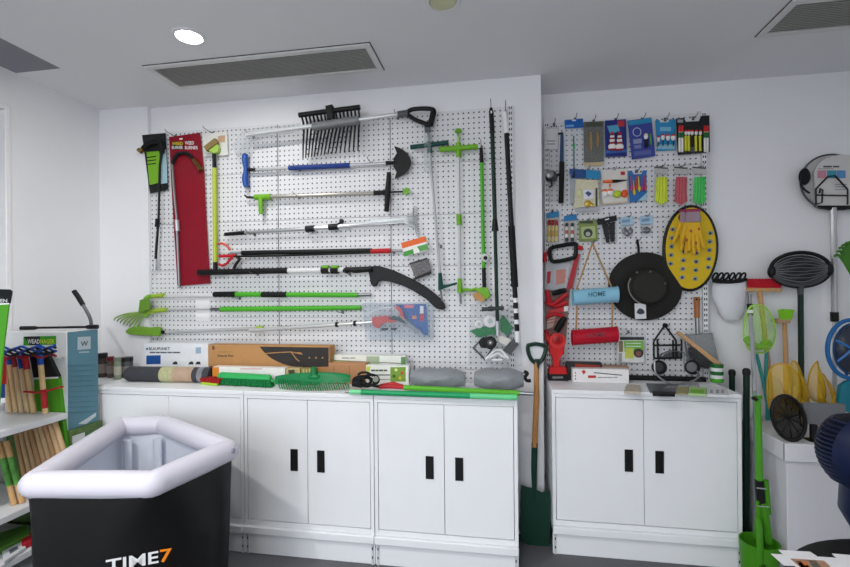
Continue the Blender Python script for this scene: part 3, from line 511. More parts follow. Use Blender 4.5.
t, c = pk('float_card', 'mid blue notched card with a fan of tiny coloured floats', [(628.4,171),(632,170.6),(633.5,174.4),(641.5,174),(643,170.4),(646.4,170.4),(646.8,200),(629.6,202.6)], .02, M('#2f6fb2', .4), [('pale_corner', [(638,200.8),(646.6,193),(646.8,200)], M('#a9cbdc'))], th=.004)
for x, y, cc in ((631.5,188,'#c03a7a'),(634,192,'#e0c52a'),(636.6,186.5,'#c8383a'),(639,188.5,'#d8d83a'),(642,188,'#a83a9a'),(645,187.5,'#b8304a')): pipe(t, 'float', [(x-.6,y-12),(x,y-3),(x+.2,y),(x+.2,y+3)], [.8,1.4,3.4,1.6], E(.03), M(cc, .4), 8)
for x0, col, lb in ((654, '#d0e010', 'clear packet of fluorescent yellow lure skirt under the dark clip'), (673.5, '#c04a55', 'clear packet of pinkish red lure skirt strands'), (692, '#2fc850', 'clear packet of bright green lure skirt strands')):
    x1 = x0+14.5
    t, c = pk('skirt_packet', lb, [(x0+.5,166.5),(x1-.5,167.5),(x1,174.5),(x0+1,173.6)], .03, M('#c9c8c6', .35, alpha=.8), [('header_edge', [(x0+.5,166.5),(x1-.5,167.5),(x1-.5,169),(x0+.5,168)], M('#55565a'))])
    for j in range(7): xx = x0+3+1.5*j; pipe(t, 'strand', spline([(xx+.5,177),(xx+.4*math.sin(j*2),190),(xx-1+.3*j,205-abs(j-3))], 3), [1.6]+[2.4]*5+[1.4], E(.032+.004*(j % 2)), M(col, .4, var=.2, scale=90), 6)
    poly(t, 'pouch', [(x0+1,174),(x1,174.6),(x1-1,208),(x0-.5,207)], E(.046), .026, clear(a=.07))
# third row
def duo(lb, x0, y0, cols, hdr):
    t, c = pk('float_packet', lb, [(x0,y0+6),(x0+13.4,y0+5.4),(x0+13,y0+30),(x0+.6,y0+30.4)], .02, M('#cfd0cc', .25, alpha=.5), [('header', [(x0+.4,y0+1),(x0+13,y0-1),(x0+13.4,y0+5),(x0,y0+6.4)], M(hdr))])
    for k in range(3 if 'three' in lb else 2):
        xx = x0+3.2+(3.6 if 'three' in lb else 5.6)*k
        ys = [y0+8+22*j/len(cols) for j in range(len(cols)+1)]
        for j, cc in enumerate(cols): pipe(t, 'float_section', [(xx,ys[j]),(xx,(ys[j]+ys[j+1])/2),(xx,ys[j+1])], [2.4,3.4,2.4], E(.03), M(cc, .4), 8)
duo('small packet of three gold and red floats with a blue header', 546, 212, ('#a52a30','#d9c27a','#c9a850','#e2d09a'), '#2f7fb0')
duo('small packet of two black, white and red floats with a blue header', 563.5, 215, ('#2a2c2e','#d9d6d0','#b85a52','#e6e4df','#2a2c2e','#77767a'), '#2a7ab5')
t, c = pk('bait_packet', 'square olive green packet with a dark round picture', [(578.5,221),(597,220),(597.6,241),(579,241.6)], .02, M('#7d8f4e', .45, var=.35, scale=70), [('header', rectp(579.5,221,593,223.6), M('#3f4a36')), ('pale_picture', [(581,227),(595,226),(595.6,238),(582,239)], M('#aebd86'))])
puck(c, 'round_picture', 588, 233, 4.4, E(.0205), .002, M('#39413a')); puck(c, 'round_highlight', 588, 234, 2.2, E(.0226), .001, M('#b5b9ae'))
t, c = pk('tassel_packet', 'black carded packet holding two long black rubber strips', [(597,219.4),(616.4,215),(617.2,220.4),(598,225)], .03, M('#1c1d20', .4), [('hang_slot', [(605,219.2),(609,218.2),(609,219.4),(605,220.4)], WHT)])
poly(t, 'rubber_strip', [(602,224.5),(608.6,223),(609.5,242.4),(606.6,243)], E(.03), .01, M('#26272a', .5), .002); poly(t, 'rubber_strip', [(609,223),(615,221.6),(614.6,241.6),(611,242.2)], E(.03), .01, M('#26272a', .5), .002); poly(t, 'pouch', [(598.5,225),(617,220.5),(617.5,243),(602,244.5)], E(.019), .004, clear(a=.1))
for lb, x0, y0 in (('small clear packet of grey lead weights with a pale blue header', 620, 217), ('smaller clear packet of one grey lead weight beside the yellow mat', 639.5, 216)):
    t, c = pk('sinker_packet', lb, [(x0,y0+1),(x0+13,y0-1),(x0+13.6,y0+8),(x0+1,y0+9)], .02, M('#a9c8dc', .4), [('print', [(x0+2,y0+3),(x0+10,y0+2),(x0+10,y0+5),(x0+2,y0+6)], M('#7797b5'))])
    for j in range(3 if x0 == 620 else 1): blob(t, 'sinker', x0+4.5+3*j if x0 == 620 else x0+6.6, y0+14+(j % 2)*2.4, 5 if x0 == 620 else 9, 6, E(.03), .014, M('#7b7d82', .35, .6))
    poly(t, 'pouch', [(x0+1,y0+8),(x0+13.4,y0+7),(x0+13,y0+20),(x0+2,y0+21.5)], E(.02), .004, clear(a=.12))
# --- yellow studded mat
t = thing('studded_mat', 'large yellow oval mat with black rim and dark rubber studs', 'mat', P(690, 248, E(.03)))
co, sn = math.cos(.10), math.sin(.10)
def ov(u, v): return (690.3+u*co-v*sn*.6, 248.3+v*co+u*sn)
MB().prism([P(*ov(26.2*math.cos(2*math.pi*j/40), 41.5*math.sin(2*math.pi*j/40)), E(.045)) for j in range(40)], (0,.02,0)).obj('pad', M('#d6b51e', .6, bump=.2), t)
MB().loop([P(*ov(26.4*math.cos(2*math.pi*j/40), 41.8*math.sin(2*math.pi*j/40)), E(.037)) for j in range(40)], .011, 8).obj('rim', BLK, t)
for u in (-19, -6.5, 6.5, 19):
    for j in range(-4, 5):
        v = j*8.6 + (4 if abs(u) < 10 else 0)
        if (u/26)**2+(v/41)**2 < .84: x, y = ov(u, v); k = puck(t, 'stud', x, y, 2.3, E(.045), .006, M('#8f9aa0', .5), 10); puck(k, 'stud_centre', x, y+.2, 1.1, E(.0515), .003, BLK, 8)
x, y = ov(-9, -30); puck(t, 'hole_ring', x, y, 4.6, E(.045), .003, BLK)
# --- yellow gloves
t = thing('work_gloves', 'pair of yellow work gloves with purple cuffs hanging on the yellow mat', 'gloves', P(690, 232, E(.07)))
for dx, nm in ((-2.5, 0), (3, 1)):
    dd = .07+.022*nm
    g = poly(t, 'glove', spline([(682+dx,222),(690+dx,221),(697+dx,222),(699+dx,231),(697+dx,238),(690+dx,240),(684+dx,238),(681+dx,230),(682+dx,222)], 3)[:-1], E(dd), .016, M('#dcae2c', .8, bump=.3), .004)
    for (ax, ay, bx, by) in ((686,236,684.5,251),(690,238,689.5,254),(694,238,695,253),(697,236,700,248),(682.5,228,676.5,243)): pipe(g, 'finger', spline([(ax+dx,ay-3),((ax+bx)/2+dx*1.2,(ay+by)/2),(bx+dx*1.5,by)], 3), [4.4,4.4,4.2,4,3.8,3.4,2.4], E(dd-.008), M('#dcae2c', .8, bump=.3), 8)
    poly(g, 'cuff', [(683.5+dx,211),(697+dx,210),(697.5+dx,222.5),(682.5+dx,223)], E(dd), .016, M('#a08a96', .8, bump=.5), .003)
    poly(g, 'cuff_edge', [(682.6+dx,209.6),(697.4+dx,208.6),(697.4+dx,211.4),(683+dx,212.2)], E(dd+.001), .018, M('#9c3a58', .8), .002)
    for sx, sy in ((688+dx,231),(684+dx,240),(693+dx,243),(696+dx,229)): blob(g, 'print_dot', sx, sy, 2.4, 3, E(dd+.001), .003, M('#a34a3a'))
# --- black sun hat
t = thing('sun_hat', 'wide brimmed black sun hat with a white swing tag', 'hat', P(645, 286, E(.03)))
HB = M('#242321', .8, bump=.25, scale=60); c0 = P(644.6, 286.5, E(.04)); sx_ = S(c0); G = []
for r in (13.5, 17, 22, 28, 34.6):
    G.append([c0 + V((sx_*r*math.cos(a)*(1.0 if r > 20 else 1.02), -.025*(1-abs(r-24)/12)+.012*math.sin(3*a)*(r/34), sx_*r*.985*math.sin(a))) for a in [2*math.pi*j/40 for j in range(41)]])
MB().sheet(G, (0, .006, 0)).obj('brim', HB, t)
MB().lathe(P(645.5, 287, E(.045)), (0,-1,0), [(.118,0),(.116,.03),(.108,.075),(.096,.092),(.06,.096),(.03,.09)], 28).obj('crown', M('#2b2a27', .85, bump=.35, scale=50), t)
MB().loop([c0+V((sx_*16*math.cos(a), -.045, sx_*15.6*math.sin(a))) for a in [2*math.pi*j/30 for j in range(30)]], .006, 6).obj('hat_band', BLK, t)
pipe(t, 'chin_cord', spline([(631,278),(628.5,284),(629.5,292),(634,299),(640,303)], 4), 1.3, E(.10), M('#8a8a86', .5), 6)
for x, y in ((636.5,272.5),(650,271.6),(664.5,283.5)): puck(t, 'eyelet', x, y, 1.1, E(.14), .012, M('#6d6d6a', .3, .8), 10)
k = poly(t, 'swing_tag', [(634.6,303.6),(645.8,303),(646.4,318.6),(635.2,319)], E(.09), .003, M('#d8dade', .5)); poly(k, 'tag_print', spline([(636.5,312.6),(639,308.6),(643,309.4),(644.6,313),(640,314.4),(636.5,312.6)], 3)[:-1], E(.0912), .001, M('#3b3e4c')); pipe(k, 'tag_string', [(640,303.4),(641.5,300)], .9, E(.09), BLK, 6)
pipe(t, 'hang_strap', [(637,240),(638.4,247),(638.6,254)], 2.4, E(.05), BLKR, 6)
# --- two hanging bird feeder tubes
def feeder(lb, col, x0, y0, x1, y1, rope, word, wc, d):
    t = thing('hanging_tube', lb, 'hanging tube', P((x0+x1)/2, (y0+y1)/2, E(d)))
    a, b = P(x0, y0, E(d)), P(x1, y1, E(d)); r = 7.8*S(a); m = M(col, .3)
    ax = (b-a); n = 20; vs = []
    tb = MB().tube([a, a.lerp(b,.5), b], r, 24, cap=False).obj('tube', m, t)
    tb2 = MB().tube([a.lerp(b,.02), b.lerp(a,.02)], r*.93, 24, cap=True).obj('end_disc', M(col, .6), t)
    for e in (a, b): MB().loop([e+V((0, r*math.cos(q), r*math.sin(q))) for q in [2*math.pi*j/24 for j in range(24)]], .004, 6).obj('rolled_edge', m, tb)
    for pts in rope: pipe(t, 'rope', pts, 1.7, E(d-.01), M('#b08a5c', .9), 8)
    o = a.lerp(b, .32) + V((0, -r-.001, -r*.05)); text(tb, word, o+V((0,.0,0)), ax, (0,0,1), ax.length*.38, r*.62, wc, depth=.003)
feeder('light blue tube lettered HOME hanging from a rope', '#8cc3dc', 573, 297.8, 617, 294.4, [[(576,291),(592.5,243.5)],[(592.5,243.5),(612,288)]], 'HOME', M('#3f6f80', .5), .125)
feeder('shiny dark red tube hanging by a rope below the blue tube', '#b3122a', 572.5, 337.6, 616.5, 334.4, [[(576,330),(577,304)],[(612,327),(612.6,302)]], 'HOME', M('#8c3a48', .4), .125)
# --- bow saw on card, lopper set
t = thing('bow_saw', 'red bow saw with black handle on a grey card beside the wall corner', 'saw', P(560, 270, E(.03)))
poly(t, 'card', [(546,262),(571,258),(567,288),(547,292)], E(.02), .003, M('#b9bcc2', .45, var=.2)); poly(t, 'picture', [(556,270),(566,269),(565,283),(556,285)], E(.0215), .001, M('#c9887c')); poly(t, 'red_print', [(547,272),(551,271),(550,283),(547,284)], E(.0215), .001, RED)
MB().loop([P(x, y, E(.05)) for x, y in spline([(550,249),(556,246.6),(574,243.8),(576,247),(575,256),(571,258.5),(554,261.6),(550,256),(550,249)], 3)[:-1]], .014, 8).obj('handle', BLK, t)
pipe(t, 'frame_tube', [(576,247),(582.5,248.4)], 4.6, E(.045), RED); pipe(t, 'frame_tube', [(549,252),(545,254),(544.6,262)], 4, E(.04), RED); poly(t, 'blade', [(575.5,254),(580,254),(572,288.6),(566.5,289.4)], E(.04), .008, M('#b02a34', .45)); poly(t, 'blade_edge', [(580,254),(581,254),(573,288.4),(572,288.6)], E(.038), .003, STEEL)
t = thing('lopper_set', 'red pruning loppers with black grips packed on a narrow card', 'loppers', P(558, 315, E(.03)))
poly(t, 'card', [(545.5,291),(570,288.6),(566,340),(546,344)], E(.02), .003, M('#8d6c66', .5, var=.4, scale=60))
pipe(t, 'grip', [(552,294),(560,291.4),(566,290)], [4,5.6,4.4], E(.05), BLKR); pipe(t, 'arm', spline([(547,290),(549,300),(556,306),(567,302)], 3), 5, E(.045), RED); pipe(t, 'arm', spline([(546,301),(551,305),(559,300),(567,294)], 3), 4.6, E(.05), RED)
poly(t, 'blade', [(548,311),(556,308),(568,306.5),(568,311),(557,313),(549,316)], E(.045), .008, M('#c8343c', .4)); pipe(t, 'handle', spline([(546,318),(553,314),(563,316)], 3), 4, E(.05), RED); poly(t, 'white_badge', [(564,306.5),(568.6,306),(568,311),(564,311.6)], E(.052), .002, WHT)
pipe(t, 'grip', [(565,317),(561,323),(556.5,331)], [5,7,6], E(.055), BLKR); pipe(t, 'handle', spline([(546,330),(548,338),(553,344)], 3), 4.4, E(.045), RED); poly(t, 'printed_strip', [(547,318),(556,316),(553,327),(547,329)], E(.03), .002, M('#c9b6a8'))
for y in (320, 323): poly(t, 'print_line', [(547,y),(555,y-1.6),(555,y-.8),(547,y+.8)], E(.0312), .001, RED)
# --- red cordless tool standing on the cabinet
zc = TOP; q = Z(560, 380, zc); Yt = q.y
t = thing('cordless_tool', 'red cordless tool standing upright on its black battery base', 'power tool', q)
pipe(t, 'head', [(556.5,341,Yt+.03),(557.5,341,Yt-.035)], [17,16], Yt, M('#cf1f22', .35), 20); puck(t, 'head_cap', 557.5, 339.5, 5, Yt-.036, .012, M('#b0181c', .35)); puck(t, 'dial', 557.5, 339.5, 2.4, Yt-.048, .006, M('#8c1216', .4))
poly(t, 'housing', [(549,343),(565,343),(564,353),(560.5,358),(560,371),(553,371),(552.6,358),(549,352)], Yt-.02, .045, M('#cf1f22', .35), .006); poly(t, 'neck', [(549,345),(545,338),(546,332),(550,336)], Yt-.01, .03, M('#c21d22', .4), .003)
poly(t, 'base_block', [(549.6,367),(566,367),(567.4,374.6),(549,374.6)], Yt-.03, .07, M('#c4161b', .35), .004); b0 = P(548.6, 380, Yt-.034); b1 = P(568, 374.4, Yt-.034)
MB().box((b0.x, Yt-.034, zc), (b1.x, Yt+.046, b1.z)).obj('battery', BLK, t, .004)
poly(t, 'battery_label', [(552.5,376.6),(563,376.4),(563,378.4),(552.5,378.6)], Yt-.0352, .001, M('#77777a'))
# --- blister box
t = thing('blister_box', 'clear hang box with a green, white and yellow insert card', 'packet', P(630, 350, E(.03)))
poly(t, 'insert_card', rectp(617.5,337,644,362.4), E(.035), .003, M('#e9eae6', .5)); poly(t, 'black_strip', rectp(620,337,644,340), E(.0365), .001, BLK); poly(t, 'green_panel', [(624,341),(643.5,340.6),(644,351.5),(624.5,352)], E(.0365), .001, M('#76b82f', .45)); poly(t, 'yellow_panel', [(625,348),(633.5,348),(633.5,358.5),(625,358.5)], E(.0375), .001, M('#ccd34a', .45)); poly(t, 'brown_picture', rectp(619,341,623,352), E(.0365), .001, M('#8a7a52')); poly(t, 'grey_panel', rectp(618.6,353,622,362), E(.0365), .001, M('#9a9c9e'))
for y in (343, 346): poly(t, 'white_line', rectp(626,y,641,y+.8), E(.0375), .001, WHT)
puck(t, 'dark_ring', 638.4, 353, 4.6, E(.038), .006, M('#2a2422', .5)); puck(t, 'brown_centre', 638.4, 353.6, 2.6, E(.0445), .002, M('#8a4a3a'))
poly(t, 'clear_shell', [(615.5,330),(646,329.4),(646.6,363.6),(616,364.4)], E(.06), .05, clear(a=.09), .006)
# --- black wire holder
t = thing('wire_holder', 'black wire holder with house shaped top hanging on the board', 'wire holder', P(665, 342, E(.04)))
for pts in ([(664.6,325.5),(653.6,341.5)],[(664.8,325.5),(676,340.5)],[(653.6,341.5),(654,358.4)],[(676,340.5),(676.6,358)],[(654,345.4),(681.6,345)],[(654,358.4),(677,358.2)],[(657.4,339),(658,358)],[(681.6,339.5),(681.4,358)],[(677,358),(681.4,358)],[(673,340),(673.2,358)]): pipe(t, 'wire', pts, 1.9, E(.045), BLK, 8)
puck(t, 'top_boss', 664.7, 325.4, 2.4, E(.04), .02, BLK); poly(t, 'mesh_base', [(658,358),(661,353.6),(668,350.6),(676,350),(681,352.6),(681,358)], E(.02), .002, M('#5a5a5c', .6, alpha=.4, net=400))
# --- dustpan with wooden handle in clear bag
t = thing('dustpan_set', 'steel dustpan with wooden handle and wood-backed brush in a clear bag', 'dustpan', P(700, 345, E(.04)))
pipe(t, 'handle', [(696.6,297),(696.8,304),(697,318)], [5.6,5.4,4.8], E(.05), M('#a86a3c', .5, scale=60, var=.2)); puck(t, 'hang_hole', 696.5, 299.5, 1, E(.069), .003, BLK, 10); pipe(t, 'ferrule', [(697,317),(697.4,334)], 3.8, E(.05), STEEL)
poly(t, 'pan', [(685,335),(713,333),(719,361),(689,366)], E(.045), .03, M('#8d9091', .25, .8), .004); poly(t, 'bristles', [(690,351),(697,345),(717,361),(709,369),(696,366)], E(.08), .04, M('#1d1a19', .8, bump=.9), .004); poly(t, 'brush_back', [(677,333.5),(680,331.5),(722,363.6),(719.6,368)], E(.09), .03, M('#c99d6c', .5, scale=50, var=.15), .003)
poly(t, 'plastic_bag', [(681,331),(715,331),(722,366),(688,371)], E(.098), .1, clear(a=.07), .006)
# --- hooks in view on this board
for x, y, w in ((554,125,'holding the grey carded rod and reel'),(575,119.5,'holding the packet with bright blue header'),(593.5,121.5,'holding the olive grey lure packet'),(615.5,120,'holding the navy card of bell bobbers'),(642,119.6,'holding the tilted blue and violet packet'),(665,119.6,'holding the card of four small bobbers'),(693,118.6,'holding the large black card of floats'),(588,170.5,'holding the cream lure packet'),(613.5,171.5,'holding the white card of round bobbers'),(636.5,171.4,'holding the mid blue card of tiny floats'),(661,168,'holding the yellow lure skirt packet'),(680.5,168,'holding the pinkish red lure skirt packet'),(699.5,168,'holding the green lure skirt packet'),(552,213,'holding the gold and red floats'),(570,216,'holding the black and white floats'),(588,221,'holding the square olive green packet'),(607,218.6,'holding the black rubber strips'),(628,217.6,'holding the packet of lead weights'),(646,216.8,'holding the packet with one lead weight'),(637.4,241,'holding the black sun hat'),(592.5,244,'carrying the rope of the blue HOME tube'),(628,332,'holding the green and white blister box'),(664.7,326,'holding the black wire holder'),(696.6,299.5,'holding the dustpan by its wooden handle'),(681,212,'holding the yellow oval mat and gloves')):
    hook(x, y, YR-.001, w, .07)
# ================================================================ things lying on the long run of cabinets
T0 = TOP+.0008
def cbox(t, name, x0, x1, yt, Yf, dep, mat, z0=None, bevel=.002, yref=None):
    """upright box whose front face spans pixels x0..x1 up to yt on the plane Y = Yf"""
    z0 = T0 if z0 is None else z0
    a = P(x0, yt, Yf); b = P(x1, yt, Yf)
    return MB().box((a.x, Yf, z0), (b.x, Yf+dep, (a.z+b.z)/2)).obj(name, mat, t, bevel)
def ct(name, label, cat, x, y, z=None, group=None): return thing(name, label, cat, Z(x, y, T0 if z is None else z), group)
# corner shelf carrying the jars
t = thing('corner_shelf', 'narrow white corner shelf between the side wall and the cabinets', 'shelf', (-2.0, .2, 0))
MB().box((XL+.004, .06, TOP-.03), (-1.808, .43, TOP)).obj('board', PAINT, t, .002); MB().box((XL+.03, .1, 0), (-1.83, .41, TOP-.031)).obj('support', PAINT, t, .002)
JG = 'jars in the corner'
for lb, x0, x1, y0, yb, lidh, lc, bc in (('dark glass jar with black lid, next to the teal box', 98.5, 107, 353, 377, 5, '#1d1d1f', '#4a4240'), ('small jar with dark red lid among the corner jars', 107.5, 114, 356.5, 377.5, 4, '#7a2a2c', '#6a5a50'), ('pale green labelled jar among the corner jars', 114.5, 121, 357.5, 379, 3, '#8a8f84', '#9aa68c'), ('dark grey cup shaped jar nearest the charcoal roll', 122, 132.5, 357, 366.5, 4, '#2a2c2e', '#55585c')):
    yb2 = yb if x1 < 122 else 377
    q = Z((x0+x1)/2, yb2, T0); r = (x1-x0)/2*S(q); zt = P((x0+x1)/2, y0, q.y).z; zl = P((x0+x1)/2, y0+lidh, q.y).z
    t = thing('storage_jar', lb, 'jar', q, JG)
    MB().lathe(q, (0,0,1), [(r*.9,0),(r,.006),(r,zl-q.z-.01),(r*.9,zl-q.z)], 20).obj('jar_body', M(bc, .2), t); MB().lathe((q.x,q.y,zl), (0,0,1), [(r*1.04,0),(r*1.04,zt-zl-.002),(r*.95,zt-zl)], 20).obj('lid', M(lc, .4), t)
    b = MB().lathe(q, (0,0,1), [(r*1.015,.03),(r*1.015,(zl-q.z)*.7)], 20).obj('label_band', M('#c9c6b4' if 'green' in lb else '#8d8580', .5), t)
# charcoal roll with label sleeve
a, b = Z(128, 381, T0), Z(212, 382.5, T0); r = 7.4*S(a); up = V((0,0,r))
t = thing('fabric_roll', 'charcoal grey roll of ground cover with a photo label sleeve', 'roll', (a+b)/2)
MB().tube([a+up, a.lerp(b,.03)+up, b+up], [r*.85, r, r], 20).obj('roll', M('#3f4146', .7, bump=.5), t); MB().tube([a.lerp(b,.44)+up, a.lerp(b,.81)+up], r*1.03, 20).obj('label_sleeve', M('#b59c86', .5, var=.2, scale=30), t); MB().tube([a.lerp(b,.43)+up, a.lerp(b,.58)+up], r*1.04, 20).obj('yellow_print', M('#b4b48a', .5, var=.35, scale=60), t)
MB().tube([a.lerp(b,.87)+up, a.lerp(b,.93)+up], r*1.03, 20).obj('silver_band', M('#9ea1a6', .3, .6), t)
# white box with lettering
t = thing('product_box', 'flat white cardboard box with dark lettering and a blue panel', 'box', P(176, 372, .30))
cbox(t, 'carton', 144, 208, 343.4, .31, .09, M('#e6e9ee', .5)); Yb = .3092
textp(t, 'BLAUPUNKT', 149, 347.2, 170, 350.2, Yb, M('#2a2c33')); words(t, 149.6, 351.8, 181, 353.2, Yb, M('#5a5f6c'), 5)
poly(t, 'mark', [(146,348),(147.8,347.8),(147.8,349.8),(146,350)], Yb, .0008, M('#1f6f8f')); poly(t, 'blue_panel', [(146.3,355.6),(160.6,355.2),(160.6,364),(146.3,364.4)], Yb, .0008, M('#1d4f96')); poly(t, 'pale_picture', [(195.6,347.4),(201,347.2),(201,353.4),(195.6,353.6)], Yb, .0008, M('#9db4c9'))
for x in (175, 191, 198): poly(t, 'dark_picture', spline([(x-2.6,364.5),(x-1.4,362),(x+1.6,361.6),(x+2.6,364.4)], 3), Yb, .0008, M('#33363c'))
# kraft box
t = thing('product_box', 'long brown cardboard box with a black swoosh and branch drawing', 'box', P(269, 368, .30))
cbox(t, 'carton', 208, 329.4, 345.6, .285, .10, KRAFT, T0); Yb = .2842; DK = M('#33302d', .6)
poly(t, 'swoosh_print', spline([(259.6,346.6),(264,352),(271,358),(282,363.5),(294,366.6),(304,367.4)], 3)+[(328.6,366.6),(328.6,347.6)], Yb, .0008, DK)
for pts in ([(264.5,353.6),(280,352.4),(291,352),(301.5,354)],[(291,352),(293.5,355),(296,358.6),(299.4,361.4)],[(297,352.6),(301,353),(302.4,354.6)]): pipe(t, 'branch_print', pts, 1.1, Yb-.001, KRAFT, 6)
for x in (309.4, 316, 322.6): puck(t, 'icon', x, 357.8, .9, Yb-.0005, .001, KRAFT, 8)
textp(t, 'Chop by Foot', 217.4, 354.4, 233.6, 357.4, Yb, M('#3f3428')); textp(t, 'B', 212.4, 345.8, 214.8, 349.6, Yb, M('#2a2018')); words(t, 218, 351.4, 232.6, 352.4, Yb, M('#a5814f'), 3); poly(t, 'dark_strip', [(209,366.4),(234,366),(234,368),(209,368.4)], Yb, .0008, DK)
# cartons behind the green tools
t = thing('long_carton', 'slim white carton with an orange end under the brown box', 'carton', Z(250, 374, T0)); cbox(t, 'carton', 213, 285, 367.4, .19, .06, M('#e9e6e2', .5)); cbox(t, 'orange_end', 212.2, 219, 367, .189, .0615, M('#d98a2e', .5)); poly(t, 'pink_print', rectp(240,368.2,262,369.4), .188, .001, M('#d8b0b4'))
t = thing('long_carton', 'small tan and green seed carton behind the green rake head', 'carton', Z(293, 372, T0)); cbox(t, 'carton', 286, 300, 368, .19, .05, M('#bba774', .5, var=.4, scale=60)); poly(t, 'dark_print', [(288,370),(294,369.6),(296,376),(289,376)], .189, .001, M('#4a4632'))
t = thing('long_carton', 'tan striped carton beside the rake socket', 'carton', Z(308, 372, T0)); cbox(t, 'carton', 301, 315, 368.6, .19, .05, M('#9a8f52', .5, var=.3, scale=60))
for x in (303, 306, 309, 312): poly(t, 'print_stripe', rectp(x,369.5,x+1,377), .189, .001, M('#d2c48a'))
t = thing('product_box', 'small plain brown box between rake head and green carton', 'box', Z(346, 376, T0)); cbox(t, 'carton', 328.4, 366, 363.4, .26, .08, M('#b98760', .7)); [poly(t, 'tape_seam', rectp(x,366,x+.6,379), .2592, .0008, M('#95683f')) for x in (333.6, 349)]
zq = P(346, 363.4, .26).z+.002
t = thing('long_carton', 'topmost long white carton with green ends against the pegboard', 'carton', P(366, 360, .36)); zt = P(345, 353.8, .33).z
CW = M('#e8ebe4', .5); cbox(t, 'carton', 329.4, 405.6, 355.4, .345, .06, CW); Yb = .3442
for n, pts, m in (('green_end', [(329.4,353.2),(334,353.4),(334,363.6),(329.4,363.4)], '#6fae62'), ('yellow_line', [(334,360.8),(366,362),(366,363),(334,361.8)], '#c9d84a'), ('dark_line', [(334,360),(401,363),(401,363.8),(334,360.8)], '#6b7f62'), ('grey_panel', [(366.4,356.4),(379.4,356.4),(379.4,364.6),(366.4,364.6)], '#a8b898'), ('green_end', [(401,357),(405.6,357),(405.6,366.4),(401,366.2)], '#5f8f56')): poly(t, n, pts, Yb, .0008, M(m, .5))
words(t, 342, 357.4, 356, 358.6, Yb, M('#9aa59a'), 2)
t = thing('long_carton', 'white and green carton with leafy picture behind the red pliers', 'carton', Z(386, 380, T0)); cbox(t, 'carton', 366, 408.6, 365.4, .235, .05, CW); Yb = .2342
for n, pts, m in (('yellow_corner', [(366.4,366.4),(371,366.4),(369,371.6),(366.4,371.6)], '#c4d24a'), ('leafy_picture', [(390.4,367.2),(405.6,367),(405.6,381.6),(390.4,381.6)], '#7ba03a'), ('dark_line', rectp(366.4,374.4,390,375.6), '#6d7d70'), ('dark_line', rectp(376,379,390,379.8), '#8d9a86')): poly(t, n, pts, Yb, .0008, M(m, .5, var=.1))
words(t, 371, 369.6, 387.6, 371.2, Yb, M('#4a5a3c'), 4)
for x, y, m in ((396,370,'#dfe3a0'),(402,373,'#c8402f'),(394,376,'#3f6a2a'),(400,378,'#d8c23a')): puck(t, 'leaf_print', x, y, 1.6, Yb-.0004, .0008, M(m), 8)
t = thing('product_box', 'small grey wedge shaped box beside the leafy carton', 'box', Z(411, 378, T0)); poly(t, 'carton', [(409,375),(413.8,365.6),(414,382),(409.4,381)], .25, .03, M('#8d8f92', .5), .001)
# --- green broom head
t = ct('hand_broom', 'green broom head with mint block lying in front of the brown box', 'broom', 245, 388)
a, b = Z(219, 385, T0), Z(269, 387.5, T0); w = V((0,.055,0)); zz = V((0,0,1))
MB().add([a+zz*.038+V((-.03,.012,0)), b+zz*.034+V((.0,.012,0)), b+w+zz*.05, a+w+zz*.054+V((-.03,0,0)), a+zz*.064+V((-.02,.015,0)), b+zz*.058+V((-.01,.015,0)), b+w+zz*.072+V((-.015,0,0)), a+w+zz*.076+V((-.02,0,0))], [(3,2,1,0),(4,5,6,7),(0,1,5,4),(1,2,6,5),(2,3,7,6),(3,0,4,7)]).obj('block', M('#35b060', .65, bump=.4), t, .008)
br = MB(); random.seed(3)
for j in range(4):
    for i in range(34):
        u = i/33; base = a.lerp(b, u)+V((-.02+.012*u, .014+.013*j, .042)); tip = a.lerp(b, u)+V((-.012+.03*u+random.uniform(-.004,.004), -.012+.016*j+random.uniform(-.004,.004), random.uniform(.002,.008)))
        br.tube([base, tip], [.005,.0065], 5)
br.obj('bristles', M('#0b7038', .8, bump=.5), t); MB().tube([b+V((.0,.03,.035)), b+V((.03,.035,.03))], [.012,.009], 10).obj('screw_socket', M('#1d9a4d', .5), t)
# red and green hand brush
t = ct('hand_brush', 'small red bristled brush on a lime base beside the charcoal roll', 'brush', 207, 384)
a, b = Z(200, 384.5, T0), Z(217, 386, T0); MB().add([a, b, b+V((0,.05,0)), a+V((0,.05,0)), a+V((.01,0,.016)), b+V((0,0,.014)), b+V((0,.05,.014)), a+V((.01,.05,.016))], [(3,2,1,0),(4,5,6,7),(0,1,5,4),(1,2,6,5),(2,3,7,6),(3,0,4,7)]).obj('base', M('#a5cf3a', .5), t, .003)
br = MB(); [br.tube([a.lerp(b,i/15)+V((.004,.006+.011*j,.014)), a.lerp(b,i/15)+V((.012*(i/15-.2),.006+.011*j+random.uniform(-.004,.004),.05-.022*abs(i/15-.6)+random.uniform(-.004,.004)))], [.004,.005], 5) for i in range(16) for j in range(4)]
br.obj('bristles', M('#a01f1c', .7), t)
